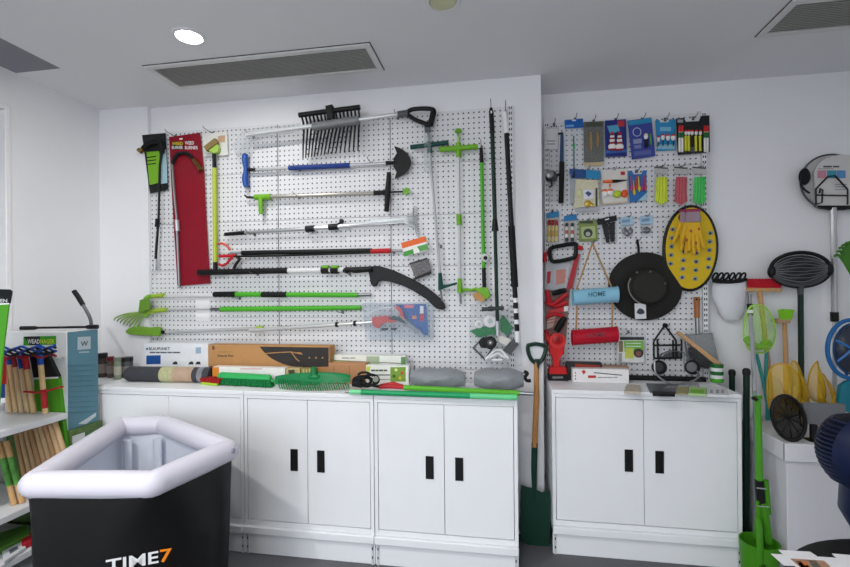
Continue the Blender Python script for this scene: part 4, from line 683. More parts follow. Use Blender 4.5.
# --- green fan rake head
t = ct('fan_rake', 'dark green plastic fan rake head with curved teeth lying on the cabinet', 'rake', 313, 388)
RG = M('#137a45', .4); Yk = .12
outer = spline([(275,377),(290,374.6),(313,373),(335,373.4),(350,375.4)], 5); n = len(outer)
G = [[P(x, y+dy*(1-.35*abs(2*i/(n-1)-1)), Yk-.004*dy) for i, (x, y) in enumerate(outer)] for dy in (0, 4, 8, 11)]
MB().sheet(G, (0,.008,.004)).obj('plate', RG, t)
lo = Z(313, 391, T0).z
for i in range(30):
    u = i/29; x = 279+69*u; yb = 390.6-1.8*abs(2*u-1)**2; yt_ = 381.8-2.4*abs(2*u-1)
    q = Z(x+1.4, yb, T0+.004); top = P(x-1.6, yt_, Yk-.03); MB().tube([top, top.lerp(q,.55)+V((0,-.006,.006)), q], [.0055,.0045,.0028], 6).obj('tooth', RG, t)
for k in range(26): x = 292+2.2*k; pipe(t, 'rib', [(x,374.4,Yk-.006),(x+.4,378,Yk-.016)], .9, 0, M('#2d9a5c', .4), 5) if k > 3 else None
pipe(t, 'socket', [(313.6,367),(313.8,376)], [5,8], Yk-.005, RG); blob(t, 'hub', 313.8, 377, 14, 6, Yk-.015, .03, RG)
# --- black cable coil, red pliers
t = ct('cable_coil', 'small black coil of cable with plug in front of the brown box', 'cable', 365, 388)
for (cx, cy, rx, ry, k) in ((362,381,9,4.6,0),(364,380.6,7.4,4.4,1),(366,382,8,4.4,2),(371,379.8,7.6,5,3)): MB().loop([P(cx+rx*math.cos(q), cy+ry*math.sin(q), .12-.012*k) for q in [2*math.pi*j/24 for j in range(24)]], .008, 6).obj('cable_loop', BLKR, t)
pipe(t, 'plug', [(353,382.6),(362,383.4)], [8,9], .115, BLKR); pipe(t, 'cord', spline([(358,374.6),(362,372.4),(368,373),(373,376)], 4), 2.4, .10, BLK); puck(t, 'plug_face', 376, 379, 3, .075, .012, M('#8a8d84', .4))
t = ct('pliers', 'red handled pliers lying beside the black cable coil', 'pliers', 392, 388)
a = Z(379, 387, T0+.012); b = Z(404, 387.4, T0+.012); MB().tube([a, a.lerp(b,.5)+V((0,.012,.004)), b], [.008,.013,.009], 10).obj('grip', RED, t); MB().tube([a+V((0,.035,.004)), a.lerp(b,.5)+V((0,.05,.012)), b+V((.0,.02,0))], [.008,.012,.009], 10).obj('grip', RED, t); MB().tube([a+V((-.05,.02,.0)), a+V((.01,.02,.0))], [.004,.012], 10).obj('jaws', BLK, t)
# --- two grey bags
def bagroll(lb, x0, x1, yt, yb, d):
    a, b = Z(x0+4, yb, T0), Z(x1-4, yb, T0); a.y = b.y = .22; r = (P((x0+x1)/2, yt, .22).z-T0)/2
    t = thing('grey_bag', lb, 'bag', (a+b)/2, 'grey plastic bags lying on the cabinet'); N = 12; G = []
    for i in range(N+1):
        u = i/N; k = r*(.62+.38*min(1, 4*min(u+.03, 1-u+.03)))
        G.append([a.lerp(b, u)+V((0, k*1.15*math.cos(q)*(1+.06*math.sin(5*q+9*u)), r+k*math.sin(q)*(1+.05*math.sin(3*q+14*u))*.97)) for q in [2*math.pi*j/20 for j in range(20)]])
    mb = MB(); mb.add([p for g in G for p in g], [(i*20+j, (i+1)*20+j, (i+1)*20+(j+1) % 20, i*20+(j+1) % 20) for i in range(N) for j in range(20)]+[list(range(20)), list(range(N*20+19, N*20-1, -1))])
    mb.obj('bag', M('#878b90', .35, bump=.8, scale=14), t); return t, a, b, r
bagroll('grey plastic wrapped bundle next to the leafy white carton', 409, 470, 367.6, 386, 0)
t, a, b, r = bagroll('grey plastic wrapped bundle with a black end clip beside the spade', 471, 527, 368, 387.5, 0)
pipe(t, 'end_clip', spline([(524,371.4),(527.4,373.4),(525,377),(527,380.6),(531,380.4)], 3), 3.6, .2, BLK)
# --- green poles along the front edge
t = ct('extension_pole', 'long lime green pole with silver tip lying along the front edge', 'pole', 460, 389)
a, b = Z(404, 387.4, T0+.019), Z(519.5, 393.2, T0+.019); r = .0145; a.y += .0; d = (b-a).normalized()
MB().tube([a, b], r, 14).obj('pole', M('#5cb528', .38), t); MB().tube([b, b+d*.075], r*.7, 12).obj('tip', STEEL, t)
t = ct('extension_pole', 'emerald green pole with pale mint ends lying in front of the lime pole', 'pole', 430, 393)
a, b = Z(345, 391.6, T0+.0165), Z(520, 397.6, T0+.0165); MB().tube([a.lerp(b,.1), a.lerp(b,.73)], .0155, 14).obj('pole', M('#149a5e', .38), t); MB().tube([a.lerp(b,.03), a.lerp(b,.1)], .014, 14).obj('mint_end', M('#7ad89a', .35), t); MB().tube([a.lerp(b,.73), a.lerp(b,.985)], .0152, 14).obj('mint_sleeve', M('#66d08f', .35), t); MB().tube([a, a.lerp(b,.03)], .006, 10).obj('rod_end', STEEL, t)
puck(t, 'button', 490, 394.4, 1.4, .035, .008, TEAL, 10)
# ================================================================ spade in the gap
t = thing('spade', 'spade with dark green blade and D-handle leaning beside the cabinets', 'spade', (.9, .36, 0))
q = lambda x, y: (x, y, .455-.10*(y-343)/205)
def pp(x, y): return P(*q(x, y))
MB().loop([pp(*c) for c in spline([(528,345.4),(536,344),(545.6,346.6),(545,353),(541.6,360),(537,363.6),(531,359),(528,351),(528,345.4)], 3)[:-1]], .0125, 8).obj('handle', M('#16352c', .4), t)
pipe(t, 'shaft', [q(536.4,362),q(536.4,400),q(534.4,447)], [4.6,5.6,5.8], 0, M('#c08a50', .5, scale=50, var=.15)); pipe(t, 'handle_stem', [q(537.6,359),q(536.6,374)], [6,3], 0, M('#16352c', .4)); pipe(t, 'socket', [q(534.6,443),q(534,470),q(534.4,498)], [6.4,6,4], 0, M('#0c3a2c', .4), flat=.8)
n = (pp(536, 500)-pp(536, 480)).normalized().cross(V((1,0,0)))*.008
MB().prism([pp(*c) for c in spline([(521,484.5),(529,487.2),(534,488),(542,492),(550,490.5),(550.5,515),(549.6,540),(547,549.6),(538,547),(521,539.6),(520,512),(521,484.5)], 2)[:-1]], n).obj('blade', M('#0c3a2c', .4), t, .002)
# ================================================================ things on the wide cabinet
zt = T0
def slab(t, name, quad, h, mat, z=None, bevel=.001): return MB().prism([Z(x, y, (T0 if z is None else z)+h) for x, y in quad], (0,0,-h)).obj(name, mat, t, bevel)
t = ct('product_box', 'long white box with red print lying on the wide cabinet', 'box', 600, 381); cbox(t, 'carton', 572.5, 629, 369, .49, .06, M('#e9e7e6', .5)); Yb = .4892
words(t, 598, 377, 618, 378, Yb, M('#8a8a90'), 4); poly(t, 'red_mark', [(581.6,371.4),(584,369.6),(586,372),(583.6,374.6)], Yb, .0008, M('#c8483a')); poly(t, 'red_panel', rectp(588,375.4,596,378), Yb, .0008, M('#b83228')); pipe(t, 'blade_picture', [(594,372.6),(622,375.2)], .9, Yb-.0005, M('#3a3a3e'), 6); [poly(t, 'red_edge', rectp(575,372+i*3,576,373.6+i*3), Yb, .0008, RED) for i in range(3)]
t = ct('product_box', 'black and red box behind the long white box', 'box', 585, 378); cbox(t, 'carton', 566.5, 602, 362.6, .56, .06, M('#2c2a2c', .5)); poly(t, 'red_print', [(575,363.6),(600,365.6),(600,369),(575,368)], .559, .001, M('#9c352c')); 
t = ct('product_box', 'tan cardboard box behind the white box, beside the black bar', 'box', 615, 377); cbox(t, 'carton', 602.5, 629, 366.2, .56, .06, M('#a08672', .6))
t = ct('black_bar', 'long black bar lying at the back of the wide cabinet', 'bar', 670, 378); a, b = Z(630, 379.4, T0+.016), Z(713, 382.6, T0+.016); a.y = .615; b.y = .605
MB().tube([a, b], .016, 12).obj('bar', BLK, t); [MB().tube([a.lerp(b,u), a.lerp(b,u+.02)], .0185, 12).obj('ring', M('#2e2f31', .4), t) for u in (.35, .42, .9)]
t = ct('ear_muffs', 'pair of round black pads joined by a grey wire band', 'ear muffs', 675, 384)
k = puck(t, 'pad', 658.6, 367, 7, .57, .025, BLK); puck(k, 'pad_face', 658.6, 367, 4.6, .5445, .003, M('#3a3b3d', .7)); k = puck(t, 'pad', 691.6, 367, 7.2, .57, .025, BLK); puck(k, 'pad_face', 691.6, 367, 5, .5445, .003, M('#6a6c6e', .6))
pipe(t, 'band', [(x, y, yy) for x, y, yy in spline([(654.6,361,.55),(655,371,.53),(660,378,.50),(668,382.6,.47),(679,384,.47),(690,382,.47),(699,376.6,.50),(697,371,.54)], 4)], 2, 0, M('#8f9194', .3, .7), 8); pipe(t, 'wire_arch', spline([(662,356),(667,352.4),(676,351),(684,353),(688,359)], 4), 1, .56, STEEL, 6); pipe(t, 'post', [(684,352),(684.4,372)], 1.4, .575, STEEL, 6)
t = ct('green_tape', 'green and white banded roll behind the dustpan bag', 'tape roll', 717, 386); q0 = Z(717, 385, T0); q0.y = .615; q0.x = P(717, 380, .615).x
for i, m in enumerate((GRN, WHT, M('#1d6b30', .4), WHT, M('#1d6b30', .4))): MB().lathe(q0+V((0,0,.0225*i)), (0,0,1), [(.034,0),(.036,.002),(.036,.02),(.034,.022)], 18).obj('band', m, t)
t = ct('small_packet', 'small clear packet with blue and red bits on the cabinet', 'packet', 632, 390); slab(t, 'pouch', [(624,391),(641,392),(640,385),(627,384)], .014, M('#b9aea0', .5, var=.3, scale=60)); [blob(t, 'bits', x, y, 3.4, 3.4, .36, .02, M(m)) for x, y, m in ((627,387.6,'#a8726a'),(631,388,'#b0b8c8'),(636,387.4,'#4a6ab0'))]
t = ct('small_packet', 'flat pack with a black strip along its front on the cabinet', 'packet', 662, 392); slab(t, 'pouch', [(650,392),(676,393),(679,384),(646,383)], .005, M('#5a6068', .3, alpha=.6)); slab(t, 'black_strip', [(653,394),(675,394.6),(675,391.6),(652,391)], .012, BLK)
t = ct('small_packet', 'flat pack of tan sticks next to the lime packet', 'packet', 684, 391); slab(t, 'pouch', [(676,393),(688,393.6),(689,387),(677,386.4)], .008, M('#9a9568', .5, var=.3, scale=60))
t = ct('small_packet', 'lime green and white flat packet near the front of the cabinet', 'packet', 698, 391); slab(t, 'pouch', [(688.4,393.4),(706,394.4),(707,387.6),(689.6,386.4)], .012, M('#a9c98a', .5)); slab(t, 'lime_print', [(690,392.6),(704,393.2),(704.6,389.6),(690.6,389)], .0128, M('#78b83a', .5))
t = ct('small_packet', 'white printed flat box at the corner of the wide cabinet', 'packet', 717, 392); slab(t, 'carton', [(707,394),(729,395),(726,386.6),(707.6,386)], .016, M('#d5d5d8', .5)); [slab(t, 'print', [(x,393),(x+3,393.2),(x+3,389.6),(x,389.4)], .0166, M('#9a9aa2')) for x in (710, 716, 721)]
t = ct('small_packet', 'clear bag lying under the grey wire band', 'packet', 690, 384); slab(t, 'pouch', [(664,388),(700,386),(697,381.4),(672,382)], .006, clear('#c9cdd0', .35))
# ================================================================ corner beyond the wide cabinet
YW = .765
BW = 'broom and nets leaning by the wall'
def wt(name, label, cat, x, y, Y, group=None): return thing(name, label, cat, P(x, y, Y), group)
# white carton with lid
t = thing('storage_carton', 'big white lidded carton in the corner beyond the wide cabinet', 'carton', (2.45, .36, 0)); CM = M('#d5d5da', .6, var=.02)
MB().box((2.165, .14, 0), (2.76, .58, .66)).obj('box_body', CM, t, .003)
MB().box((2.145, .118, .66), (2.78, .60, .752)).obj('lid', M('#dcdce1', .6, var=.02), t, .004); ZC = .753
MB().box((2.1435, .12, .662), (2.1455, .128, .752)).obj('lid_fold', M('#8a8a90', .7), t)
# dark green capped poles
for lb, x, y, yy, fx in (('dark green capped pole standing half hidden by the wide cabinet', 732, 370, .68, None), ('dark green capped pole in the gap beside the lime scoop', 746.4, 369, .40, None)):
    a = P(x, y, yy); t = thing('capped_pole', lb, 'pole', (a.x, a.y, 0), 'dark green poles by the wall')
    MB().tube([V((a.x-.01, a.y-.0, 0)), V((a.x-.004, a.y, .6)), a+V((0,0,-.02))], .0165, 12).obj('pole', DGRN, t); MB().lathe(a+V((0,0,-.035)), (0,0,1), [(.016,0),(.02,.004),(.021,.024),(.016,.036),(.008,.04)], 14).obj('cap', BLK, t)
# white cloth bag with black elastic top
t = wt('cloth_bag', 'white cloth bag with black elastic loops hanging on the wall', 'bag', 730, 297, YW)
rows = [(713.5,746,281),(712,746.4,288),(712.6,746,297),(716,745.4,306),(719,743,314),(724,741,320)]
mb = MB(); G = []
for i, (x0, x1, y) in enumerate(rows):
    a, b = P(x0, y, .715), P(x1, y-.8, .715); G.append([a.lerp(b,(1-math.cos(q))/2)+V((0,-.05*math.sin(q)*(1 if i < 5 else .5), 0)) for q in [math.pi*j/10 for j in range(11)]]+[a.lerp(b,(1+math.cos(q))/2)+V((0,.03*math.sin(q),0)) for q in [math.pi*j/10 for j in range(1,10)]])
k = len(G[0]); mb.add([p for g in G for p in g], [(i*k+j, (i+1)*k+j, (i+1)*k+(j+1) % k, i*k+(j+1) % k) for i in range(len(G)-1) for j in range(k)]+[list(range(k)), list(range((len(G)-1)*k+k-1, (len(G)-1)*k-1, -1))])
mb.obj('cloth', M('#dfe1e6', .85, bump=.4, scale=25), t); pipe(t, 'elastic_band', [(713,280.6),(721,281.6),(730,281.8),(739,281),(746.5,279.4)], 4, .66, BLKR)
for x in (715, 720.5, 726, 732, 738, 743): MB().loop([P(x+2.2*math.cos(q)+1.4*math.sin(q), 276.4-3.4*math.sin(q), .668) for q in [2*math.pi*j/14 for j in range(14)]], .0062, 6).obj('elastic_loop', BLKR, t)
# red bristled broom upside down
t = wt('broom', 'wooden broom with red bristles standing upside down against the wall', 'broom', 764, 330, .70)
poly(t, 'head_block', [(747,287.6),(782,288.4),(782.4,291.8),(746.6,291.4)], .68, .05, WOOD, .003)
for j in range(3):
    for i in range(26): x = 748+32.6*i/25; pipe(t, 'bristle_tuft', [(x,288,.69+.014*j),(x+random.uniform(-.6,.6),279+random.uniform(-.4,.6),.688+.014*j)], [1.3,1.7], 0, M('#c01c2c', .7), 5)
pipe(t, 'handle', [(759.6,291,.70),(763,320,.69),(768,362,.66),(772,400,.62)], 4.2, 0, WOOD)
# lime net
LN = M('#9be03c', .5, alpha=.2, net=260, var=.02)
def net(name, label, hoop, Y, tail, mat, wire, w=1.6, cat='net', group=None, bul=.06):
    cx = sum(p[0] for p in hoop)/len(hoop); cy = sum(p[1] for p in hoop)/len(hoop)
    t = wt(name, label, cat, cx, cy, Y, group)
    H_ = [P(x, y, Y) for x, y in spline(hoop+[hoop[0]], 4)[:-1]]; n = len(H_)
    MB().loop(H_, w*S(H_[0])/2, 7).obj('hoop', wire, t)
    tl = P(*tail, Y); mb = MB(); G = [H_]
    for k in (1, 2, 3, 4):
        u = k/4.3; G.append([p.lerp(tl, u)+V((0,-bul*math.sin(math.pi*u*.75)+.012*math.sin(i*.9+k), 0)) for i, p in enumerate(H_)])
    mb.add([p for g in G for p in g], [(i*n+j, (i+1)*n+j, (i+1)*n+(j+1) % n, i*n+(j+1) % n) for i in range(4) for j in range(n)]+[list(range(4*n, 5*n))])
    mb.obj('net_bag', mat, t); return t
t = net('fishing_net', 'lime green net with silver telescopic pole in front of the broom handle', [(757,304.6),(766,308),(774,322),(775,337),(769,350),(757,353),(748,348),(743.5,335),(745,318),(750,307)], .56, (758,345), LN, M('#a5d85a', .4))
pipe(t, 'grip', [(749.4,294,.60),(749.8,306,.59)], 3.6, 0, M('#8a8d90', .3, .7)); pipe(t, 'black_clip', [(749.8,304,.585),(750.6,316,.575)], 5, 0, BLK); pipe(t, 'white_ring', [(750,310,.55),(750.2,313,.55)], 5.2, 0, WHT); pipe(t, 'pole', [(750.4,315,.54),(753,352,.46),(754.6,392,.36)], [3.4,4,4.2], 0, M('#b5b8bc', .3, .7)); pipe(t, 'folded_net', spline([(746,338),(757,347),(770,342)], 4), 7, .54, M('#8fd636', .6, alpha=.6))
a = P(754.6, 392, .36); MB().tube([a, V((2.115, .30, 0))], .011, 10).obj('lower_pole', M('#8fb0a0', .4, .4), t)
for lb, pts in (('thin teal net handle nearer the silver pole', [(756,352,.62),(762,376,.60),(767,402,.57)]), ('thin teal net handle beside the yellow hoop', [(766.6,350,.63),(766,374,.61),(767.6,404,.58)])):
    t = wt('teal_handle', lb, 'handle', pts[1][0], pts[1][1], .6, 'teal net handles'); e = P(*pts[2]); pipe(t, 'rod', pts, 3.2, 0, M('#2d8f8a', .4)); MB().tube([e, V((e.x, min(e.y,.57), ZC))], 1.4*S(e), 8).obj('lower_rod', M('#2d8f8a', .4), t)
# lime scoop on green pole
t = thing('scoop_bucket', 'lime green scoop bucket on a tall green pole with black grip', 'scoop', (2.02, .12, 0)); SG = M('#438a1a', .45)
c0 = V((2.022, .115, 0)); MB().lathe(c0, (0,0,1), [(.070,.0),(.074,.004),(.088,.20),(.090,.245),(.084,.245),(.080,.20),(.068,.02),(.0,.018)], 28).obj('bucket', SG, t)
MB().box(c0+V((-.045,-.089,.09)), c0+V((-.015,-.083,.17))).obj('side_slot', M('#274a12', .6), t); MB().tube([c0+V((-.04,-.082,.15)), c0+V((-.04,-.088,.25)), c0+V((-.036,-.075,.33)), c0+V((-.02,-.03,.37)), c0+V((-.006,.01,.34)), c0+V((.0,.04,.24))], .016, 8, flat=.4).obj('strap', SG, t)
g = lambda x, y: P(x, y, .14)
pipe(t, 'pole', [(757.4,396),(758.6,430),(759.4,482)], [5.2,5.8,6.6], .15, M('#4a9722', .42)); puck(t, 'clip_bolt', 753, 398, 2, .135, .03, BLK, 10); pipe(t, 'clip', [(754,398),(762,397)], 3.4, .14, SG); pipe(t, 'grip', [(759,480),(761,505)], 8, .15, BLK); pipe(t, 'side_tube', [(765.6,480),(767,498),(769,514)], [5,5.2,4.6], .15, SG); pipe(t, 'lower_pole', [(758.6,500),(759.4,525),(759.6,548)], 6, .15, SG); pipe(t, 'brace_tube', [(763,503),(766,522),(769,543)], [6.6,7.4,7], .14, SG); pipe(t, 'wire_tie', [(757,488),(766,489)], 1.4, .125, SIL, 6); pipe(t, 'wire_tie', [(757,506),(769,507)], 1.2, .125, SIL, 6)
# lime hand brush on wooden handle
t = wt('long_brush', 'short brush with lime bristles and wooden handle propped against the wall', 'brush', 785, 340, .68); br = MB()
for i in range(9):
    for j in range(4): x = 779.4+12.6*i/8; a, b = P(785.4+(x-785.4)*.8, 319.6, .66+.02*j), P(x+random.uniform(-.5,.8), 310+random.uniform(-.8,1), .655+.022*j); br.tube([a, b], [.0055,.008], 6)
br.obj('bristles', M('#86cc28', .7), t); poly(t, 'head_block', [(777.4,319.4),(791.5,319),(790.6,323),(778.6,323.6)], .655, .075, M('#b89a78', .6, scale=60, var=.15), .003); pipe(t, 'handle', [(784.4,323,.69),(785.4,345,.66),(786,372,.62),(786,400,.58)], [3.6,4.4,4.4,4.2], 0, WOOD)
# black oval leaf grabber head on dark green pole
t = wt('oval_rake', 'black oval slatted rake head on a dark green pole, by the wall', 'rake', 800, 269, .66)
OV = lambda u, v: (800.4+30*u+1.2*v, 269.6+17*v-1.2*u)
MB().loop([P(*OV(math.cos(q), math.sin(q)), .66) for q in [2*math.pi*j/36 for j in range(36)]], .012, 8).obj('rim', BLK, t)
poly(t, 'backing', [OV(.9*math.cos(2*math.pi*j/30), .86*math.sin(2*math.pi*j/30)) for j in range(30)], .67, .006, M('#1f2022', .7))
for k in range(-8, 9):
    v = k/8.5; pipe(t, 'slat', [(*OV(u*.93, v*.86*math.cos(u*1.5)**.65+.02*math.sin(7*u+k)), .645-.02*(1-u*u)) for u in [-1+2*j/12 for j in range(13)]], 1.0, 0, M('#77797c' if k % 2 else '#3a3b3d', .4), 5)
poly(t, 'lower_band', [OV(math.cos(q), math.sin(q)) for q in [math.pi*(.12+.76*j/14) for j in range(15)]]+[OV(.93*math.cos(q), .72*math.sin(q)) for q in [math.pi*(.88-.76*j/14) for j in range(15)]], .635, .03, M('#4a4c4f', .4), .003)
for s_ in (-1, 1): blob(t, 'end_lug', *OV(s_*.96, .05), 7, 13, .655, .05, BLK)
pipe(t, 'ferrule', [(800.4,286,.66),(800.6,296,.66)], [6,5], 0, M('#4a4c4f', .4)); pipe(t, 'pole', [(800.6,294,.66),(801,350,.62),(801.4,412,.57)], 5, 0, DGRN); e = P(801.4, 412, .57); MB().tube([e, V((e.x, e.y-.01, ZC))], .014, 10).obj('lower_pole', DGRN, t)
# landing net head with printed sleeve on silver pole
t = wt('landing_net', 'round black hoop with printed white card sleeve on a silver pole', 'landing net', 832, 182, 0.7050); CS = M('#cfcdcb', .5, var=.03)
MB().loop([P(832+31.5*math.cos(q), 182+27.5*math.sin(q), 0.7150) for q in [2*math.pi*j/40 for j in range(40)]], .006, 8).obj('hoop', M('#55575a', .4), t)
poly(t, 'card_sleeve', spline([(814,172),(820,162),(831,156.6),(844,154.6),(858,158),(866,170),(867,190),(864,206)], 3)+[(817,206.5),(815.5,190)], 0.7000, .012, CS, .002); poly(t, 'back_card', [(803+29*(1+math.cos(2*math.pi*j/30)), 181.5+25.5*math.sin(2*math.pi*j/30)) for j in range(30)], 0.7200, .006, M('#b9b8b8', .6))
for x, m in ((817.4,'#c98a9c'),(827.2,'#3f93a8'),(836.6,'#5a8fc0')): k = poly(t, 'picture', rectp(x,170.4,x+9,178.2), 0.6985, .001, M(m, .5, var=.3, scale=80))
words(t, 823.4, 165.8, 840, 167.4, 0.6988, M('#4a4a4e'), 2); words(t, 818, 168.4, 834, 169.2, 0.6988, M('#8c8c90'), 4)
for y in (184, 186.4, 189): poly(t, 'print_line', rectp(847-12,y,847,y+.8), 0.6985, .001, M('#8c8c92'))
for pts in ([(816,204.6),(815.8,189),(828,176.4),(835,175.6),(847.6,189.4),(847.6,204.6)],[(815.4,195),(847,195.6)],[(815.5,204.4),(822,202.6),(822.6,190),(820.4,188.4),(819.6,193)]): pipe(t, 'wire_hanger', pts, 1.5, 0.6850, BLK, 6)
blob(t, 'hinge_block', 804.5, 176.6, 10, 17, 0.7000, .05, BLKR); pipe(t, 'side_wire', spline([(801.6,173),(801,184),(805,190),(809.6,193)], 4), 2, 0.6900, BLK); poly(t, 'lower_band', [(816,205.4),(864,205.4),(858,208),(846,209.6),(832,209.6),(822,208)], 0.6950, .03, BLK, .002)
pipe(t, 'pole', [(833.4,208,0.7050),(834,262,0.6850),(834.6,318,0.6650)], 5.6, 0, M('#c6c8cb', .25, .7)); pipe(t, 'collar', [(834.4,312,0.6650),(834.6,321.5,0.6650)], 7, 0, BLK); pipe(t, 'inner_pole', [(834.6,321,0.6650),(835,412,.57)], 3.8, 0, M('#b9bbbe', .3, .6)); e = P(835, 412, .57); MB().tube([e, V((e.x, e.y, ZC))], .012, 10).obj('lower_pole', M('#b9bbbe', .3, .6), t)
# green fan rake at the frame edge
t = wt('fan_rake', 'green fan rake with curved tines at the edge beside the silver pole', 'rake', 852, 262, .42); RKG = M('#3f7a22', .5)
for k in range(9): a = 3.75+.17*k; pipe(t, 'tine', spline([(856,282,.42),(854+9*math.cos(a),275+16*math.sin(a),.41),(853+17*math.cos(a),272+29*math.sin(a),.41),(852+21*math.cos(a),275+33*math.sin(a),.39)], 3), 2.6, 0, RKG, 6)
for f in (.45, .7): pipe(t, 'cross_band', spline([(854+18*f*math.cos(3.75+.17*k), 272+31*f*math.sin(3.75+.17*k)) for k in range(9)], 2), 2, .412, RKG, 6)
pipe(t, 'socket', [(856,270),(857.5,292)], [9,5], .42, RKG); e = P(857.5, 290, .42); MB().tube([e, V((e.x+.01, e.y-.02, ZC))], .011, 10).obj('pole', DGRN, t)
# blue round net
t = wt('round_net', 'blue rimmed round net with a dark translucent dome, beside the silver pole', 'net', 851, 349, .36); BN = M('#1a66a6', .3, alpha=.85)
MB().tube([P(851+23.6*math.cos(q), 349+29*math.sin(q), .36) for q in [math.pi*(.45+1.25*j/24) for j in range(25)]], .0115, 8).obj('rim', BN, t)
MB().loop([P(853+19*math.cos(q), 349+25*math.sin(q), .352) for q in [2*math.pi*j/30 for j in range(30)]], .006, 6).obj('inner_rim', M('#123a66', .4), t); blob(t, 'dome', 853, 349, 36, 48, .36, .09, M('#15243c', .12, alpha=.75))
for k in range(2): a = 2.6+.9*k; pipe(t, 'spoke', [(853,349,.31),(853+18*math.cos(a),349+24*math.sin(a),.34)], 2.4, 0, M('#2a6db0', .3), 6)
poly(t, 'teal_tail', [(841,386),(848,381),(860,381),(862,414),(846,412),(839,402)], .36, .03, M('#12788a', .5, alpha=.85), .004); pipe(t, 'tail_cord', [(846,372),(849,384)], 2.4, .37, BN); pipe(t, 'hang_cord', spline([(857,318),(864,330),(866,360),(861,382)], 3), 2, .37, BN)
# yellow nets
YN = M('#d9b214', .6, alpha=.38, net=300, var=.02); YWIRE = M('#c89a1e', .45); YG = 'yellow nets standing on the carton'
def ynet(lb, hoop, Y, tail, hx, hy):
    t = net('fishing_net', lb, hoop, Y, tail, YN, YWIRE, 1.5, group=YG)
    a = P(hx, hy, Y); b = Z(hx+.5, 432, ZC); b = V((P(hx, 428, Y-.02).x, Y-.02, ZC))
    MB().tube([a, b], .0085, 8).obj('handle', M('#c98f2e', .5), t); return t
ynet('front yellow net with wide round hoop behind the black mesh basket', [(767,392),(768.5,374),(776,364.4),(788,365.4),(797,374),(800,390),(797,408),(789,417),(777,416),(769.5,408)], .47, (786,404), 775, 412)
ynet('tall narrow yellow net just behind the front hoop', [(789,368),(793,361),(798,365),(803,380),(804,397),(799,408),(793,402),(790,385)], .52, (803,405), 802, 404)
ynet('pointed yellow net with upright edge beside the dark green pole', [(817.4,361),(818.4,372),(818.4,388),(817.6,401),(811,398),(807.6,388),(810,373),(814,364.6)], .53, (818,403), 819.6, 398)
ynet('slim drooping yellow net next to the silver pole', [(820,376),(823,374),(827,381),(831,393),(833,403),(827,404),(823,395)], .54, (835,408), 826, 402)
ynet('small yellow green net lying lowest beside the blue tail', [(836,395),(839,404),(841,419),(832,420),(824,417),(829,408)], .45, (838,424), 830, 418)
# grey stand
t = thing('display_stand', 'small grey display board on a black foot behind the black basket', 'stand', Z(815, 440, ZC)); q = Z(814.6, 441, ZC)
a, b = P(803.4, 403, q.y), P(846, 425.5, q.y); MB().box((a.x, q.y, b.z), (b.x, q.y+.02, a.z)).obj('board', M('#6e7074', .5), t, .003); c = P(814.6, 426, q.y)
MB().box((c.x-.014, q.y-.004, ZC), (c.x+.014, q.y+.02, c.z+.006)).obj('foot', BLK, t, .002); MB().box((c.x-.03, q.y-.02, ZC), (c.x+.03, q.y+.04, ZC+.006)).obj('base', BLK, t)
# black mesh basket
t = thing('mesh_basket', 'black oval mesh basket propped on the white carton', 'basket', Z(795, 438, ZC)); Yq = .15; tl = -.38
def bo(q, k): x, y = 15.5*k*math.cos(q), 23*k*math.sin(q); return (788.5+x*math.cos(tl)-y*math.sin(tl), 418+x*math.sin(tl)*-1*-1+y*math.cos(tl))
ring = [P(*bo(2*math.pi*j/36, 1), Yq) for j in range(36)]; MB().loop(ring, .010, 8).obj('rim', BLK, t)
G = [[P(*bo(2*math.pi*j/36, k), Yq+dy)+V((0,0,dz)) for j in range(36)] for k, dy, dz in ((1,0,0),(.85,.05,-.004),(.6,.08,-.01),(.3,.095,-.012))]
mb = MB(); mb.add([p for g in G for p in g], [(i*36+j, (i+1)*36+j, (i+1)*36+(j+1) % 36, i*36+(j+1) % 36) for i in range(3) for j in range(36)]+[list(range(108, 144))]); mb.obj('mesh', M('#17181a', .6, alpha=.72, net=220, var=.02), t)
for k in range(5): a = math.pi*k/5; pipe(t, 'rib', [(*bo(a, 1), Yq+.004),(*bo(a, .6), Yq+.082),(*bo(a, 0), Yq+.096),(*bo(a+math.pi, .6), Yq+.082),(*bo(a+math.pi, 1), Yq+.004)], 1.1, 0, BLK, 5)
# --- navy fan
NV = M('#121d3d', .4, var=.03); fc = P(872, 453, -.55); R = 43.5*S(fc)
t = thing('pedestal_fan', 'navy blue pedestal fan with slotted round head, partly out of view', 'fan', (fc.x, -.55, 0))
MB().ell(fc, (R*.94, R*.9, R*.94), 28, 18).obj('motor_housing', M('#0a1020', .6), t)
for k in range(15): z = -R*.66+R*1.36*k/14; rr = math.sqrt(max(.0001, R*R-z*z)); MB().loop([fc+V((rr*math.cos(q), rr*.96*math.sin(q), z)) for q in [2*math.pi*j/40 for j in range(40)]], .0052, 6).obj('grille_fin', NV, t)
MB().lathe(fc, (0,-1,0), [(R*1.04*math.sin(q), R*1.04*math.cos(q)) for q in [math.radians(d) for d in (74,72,66,58,50,42,34,26,18,10,4,1)]], 40).obj('front_shell', NV, t)
MB().tube([fc+V((-.02,-.02,-R*.6)), fc+V((-.028,-.02,-R*1.25)), fc+V((.0,-.02,-R*1.6)), fc+V((.012,-.02,-R*1.85)), V((fc.x+.012, fc.y-.02, .03))], [.085,.085,.078,.03,.03], 20).obj('column', NV, t); MB().lathe((fc.x+.012, fc.y-.02, 0), (0,0,1), [(.2,0),(.2,.012),(.17,.03),(.03,.04)], 32).obj('base', NV, t)
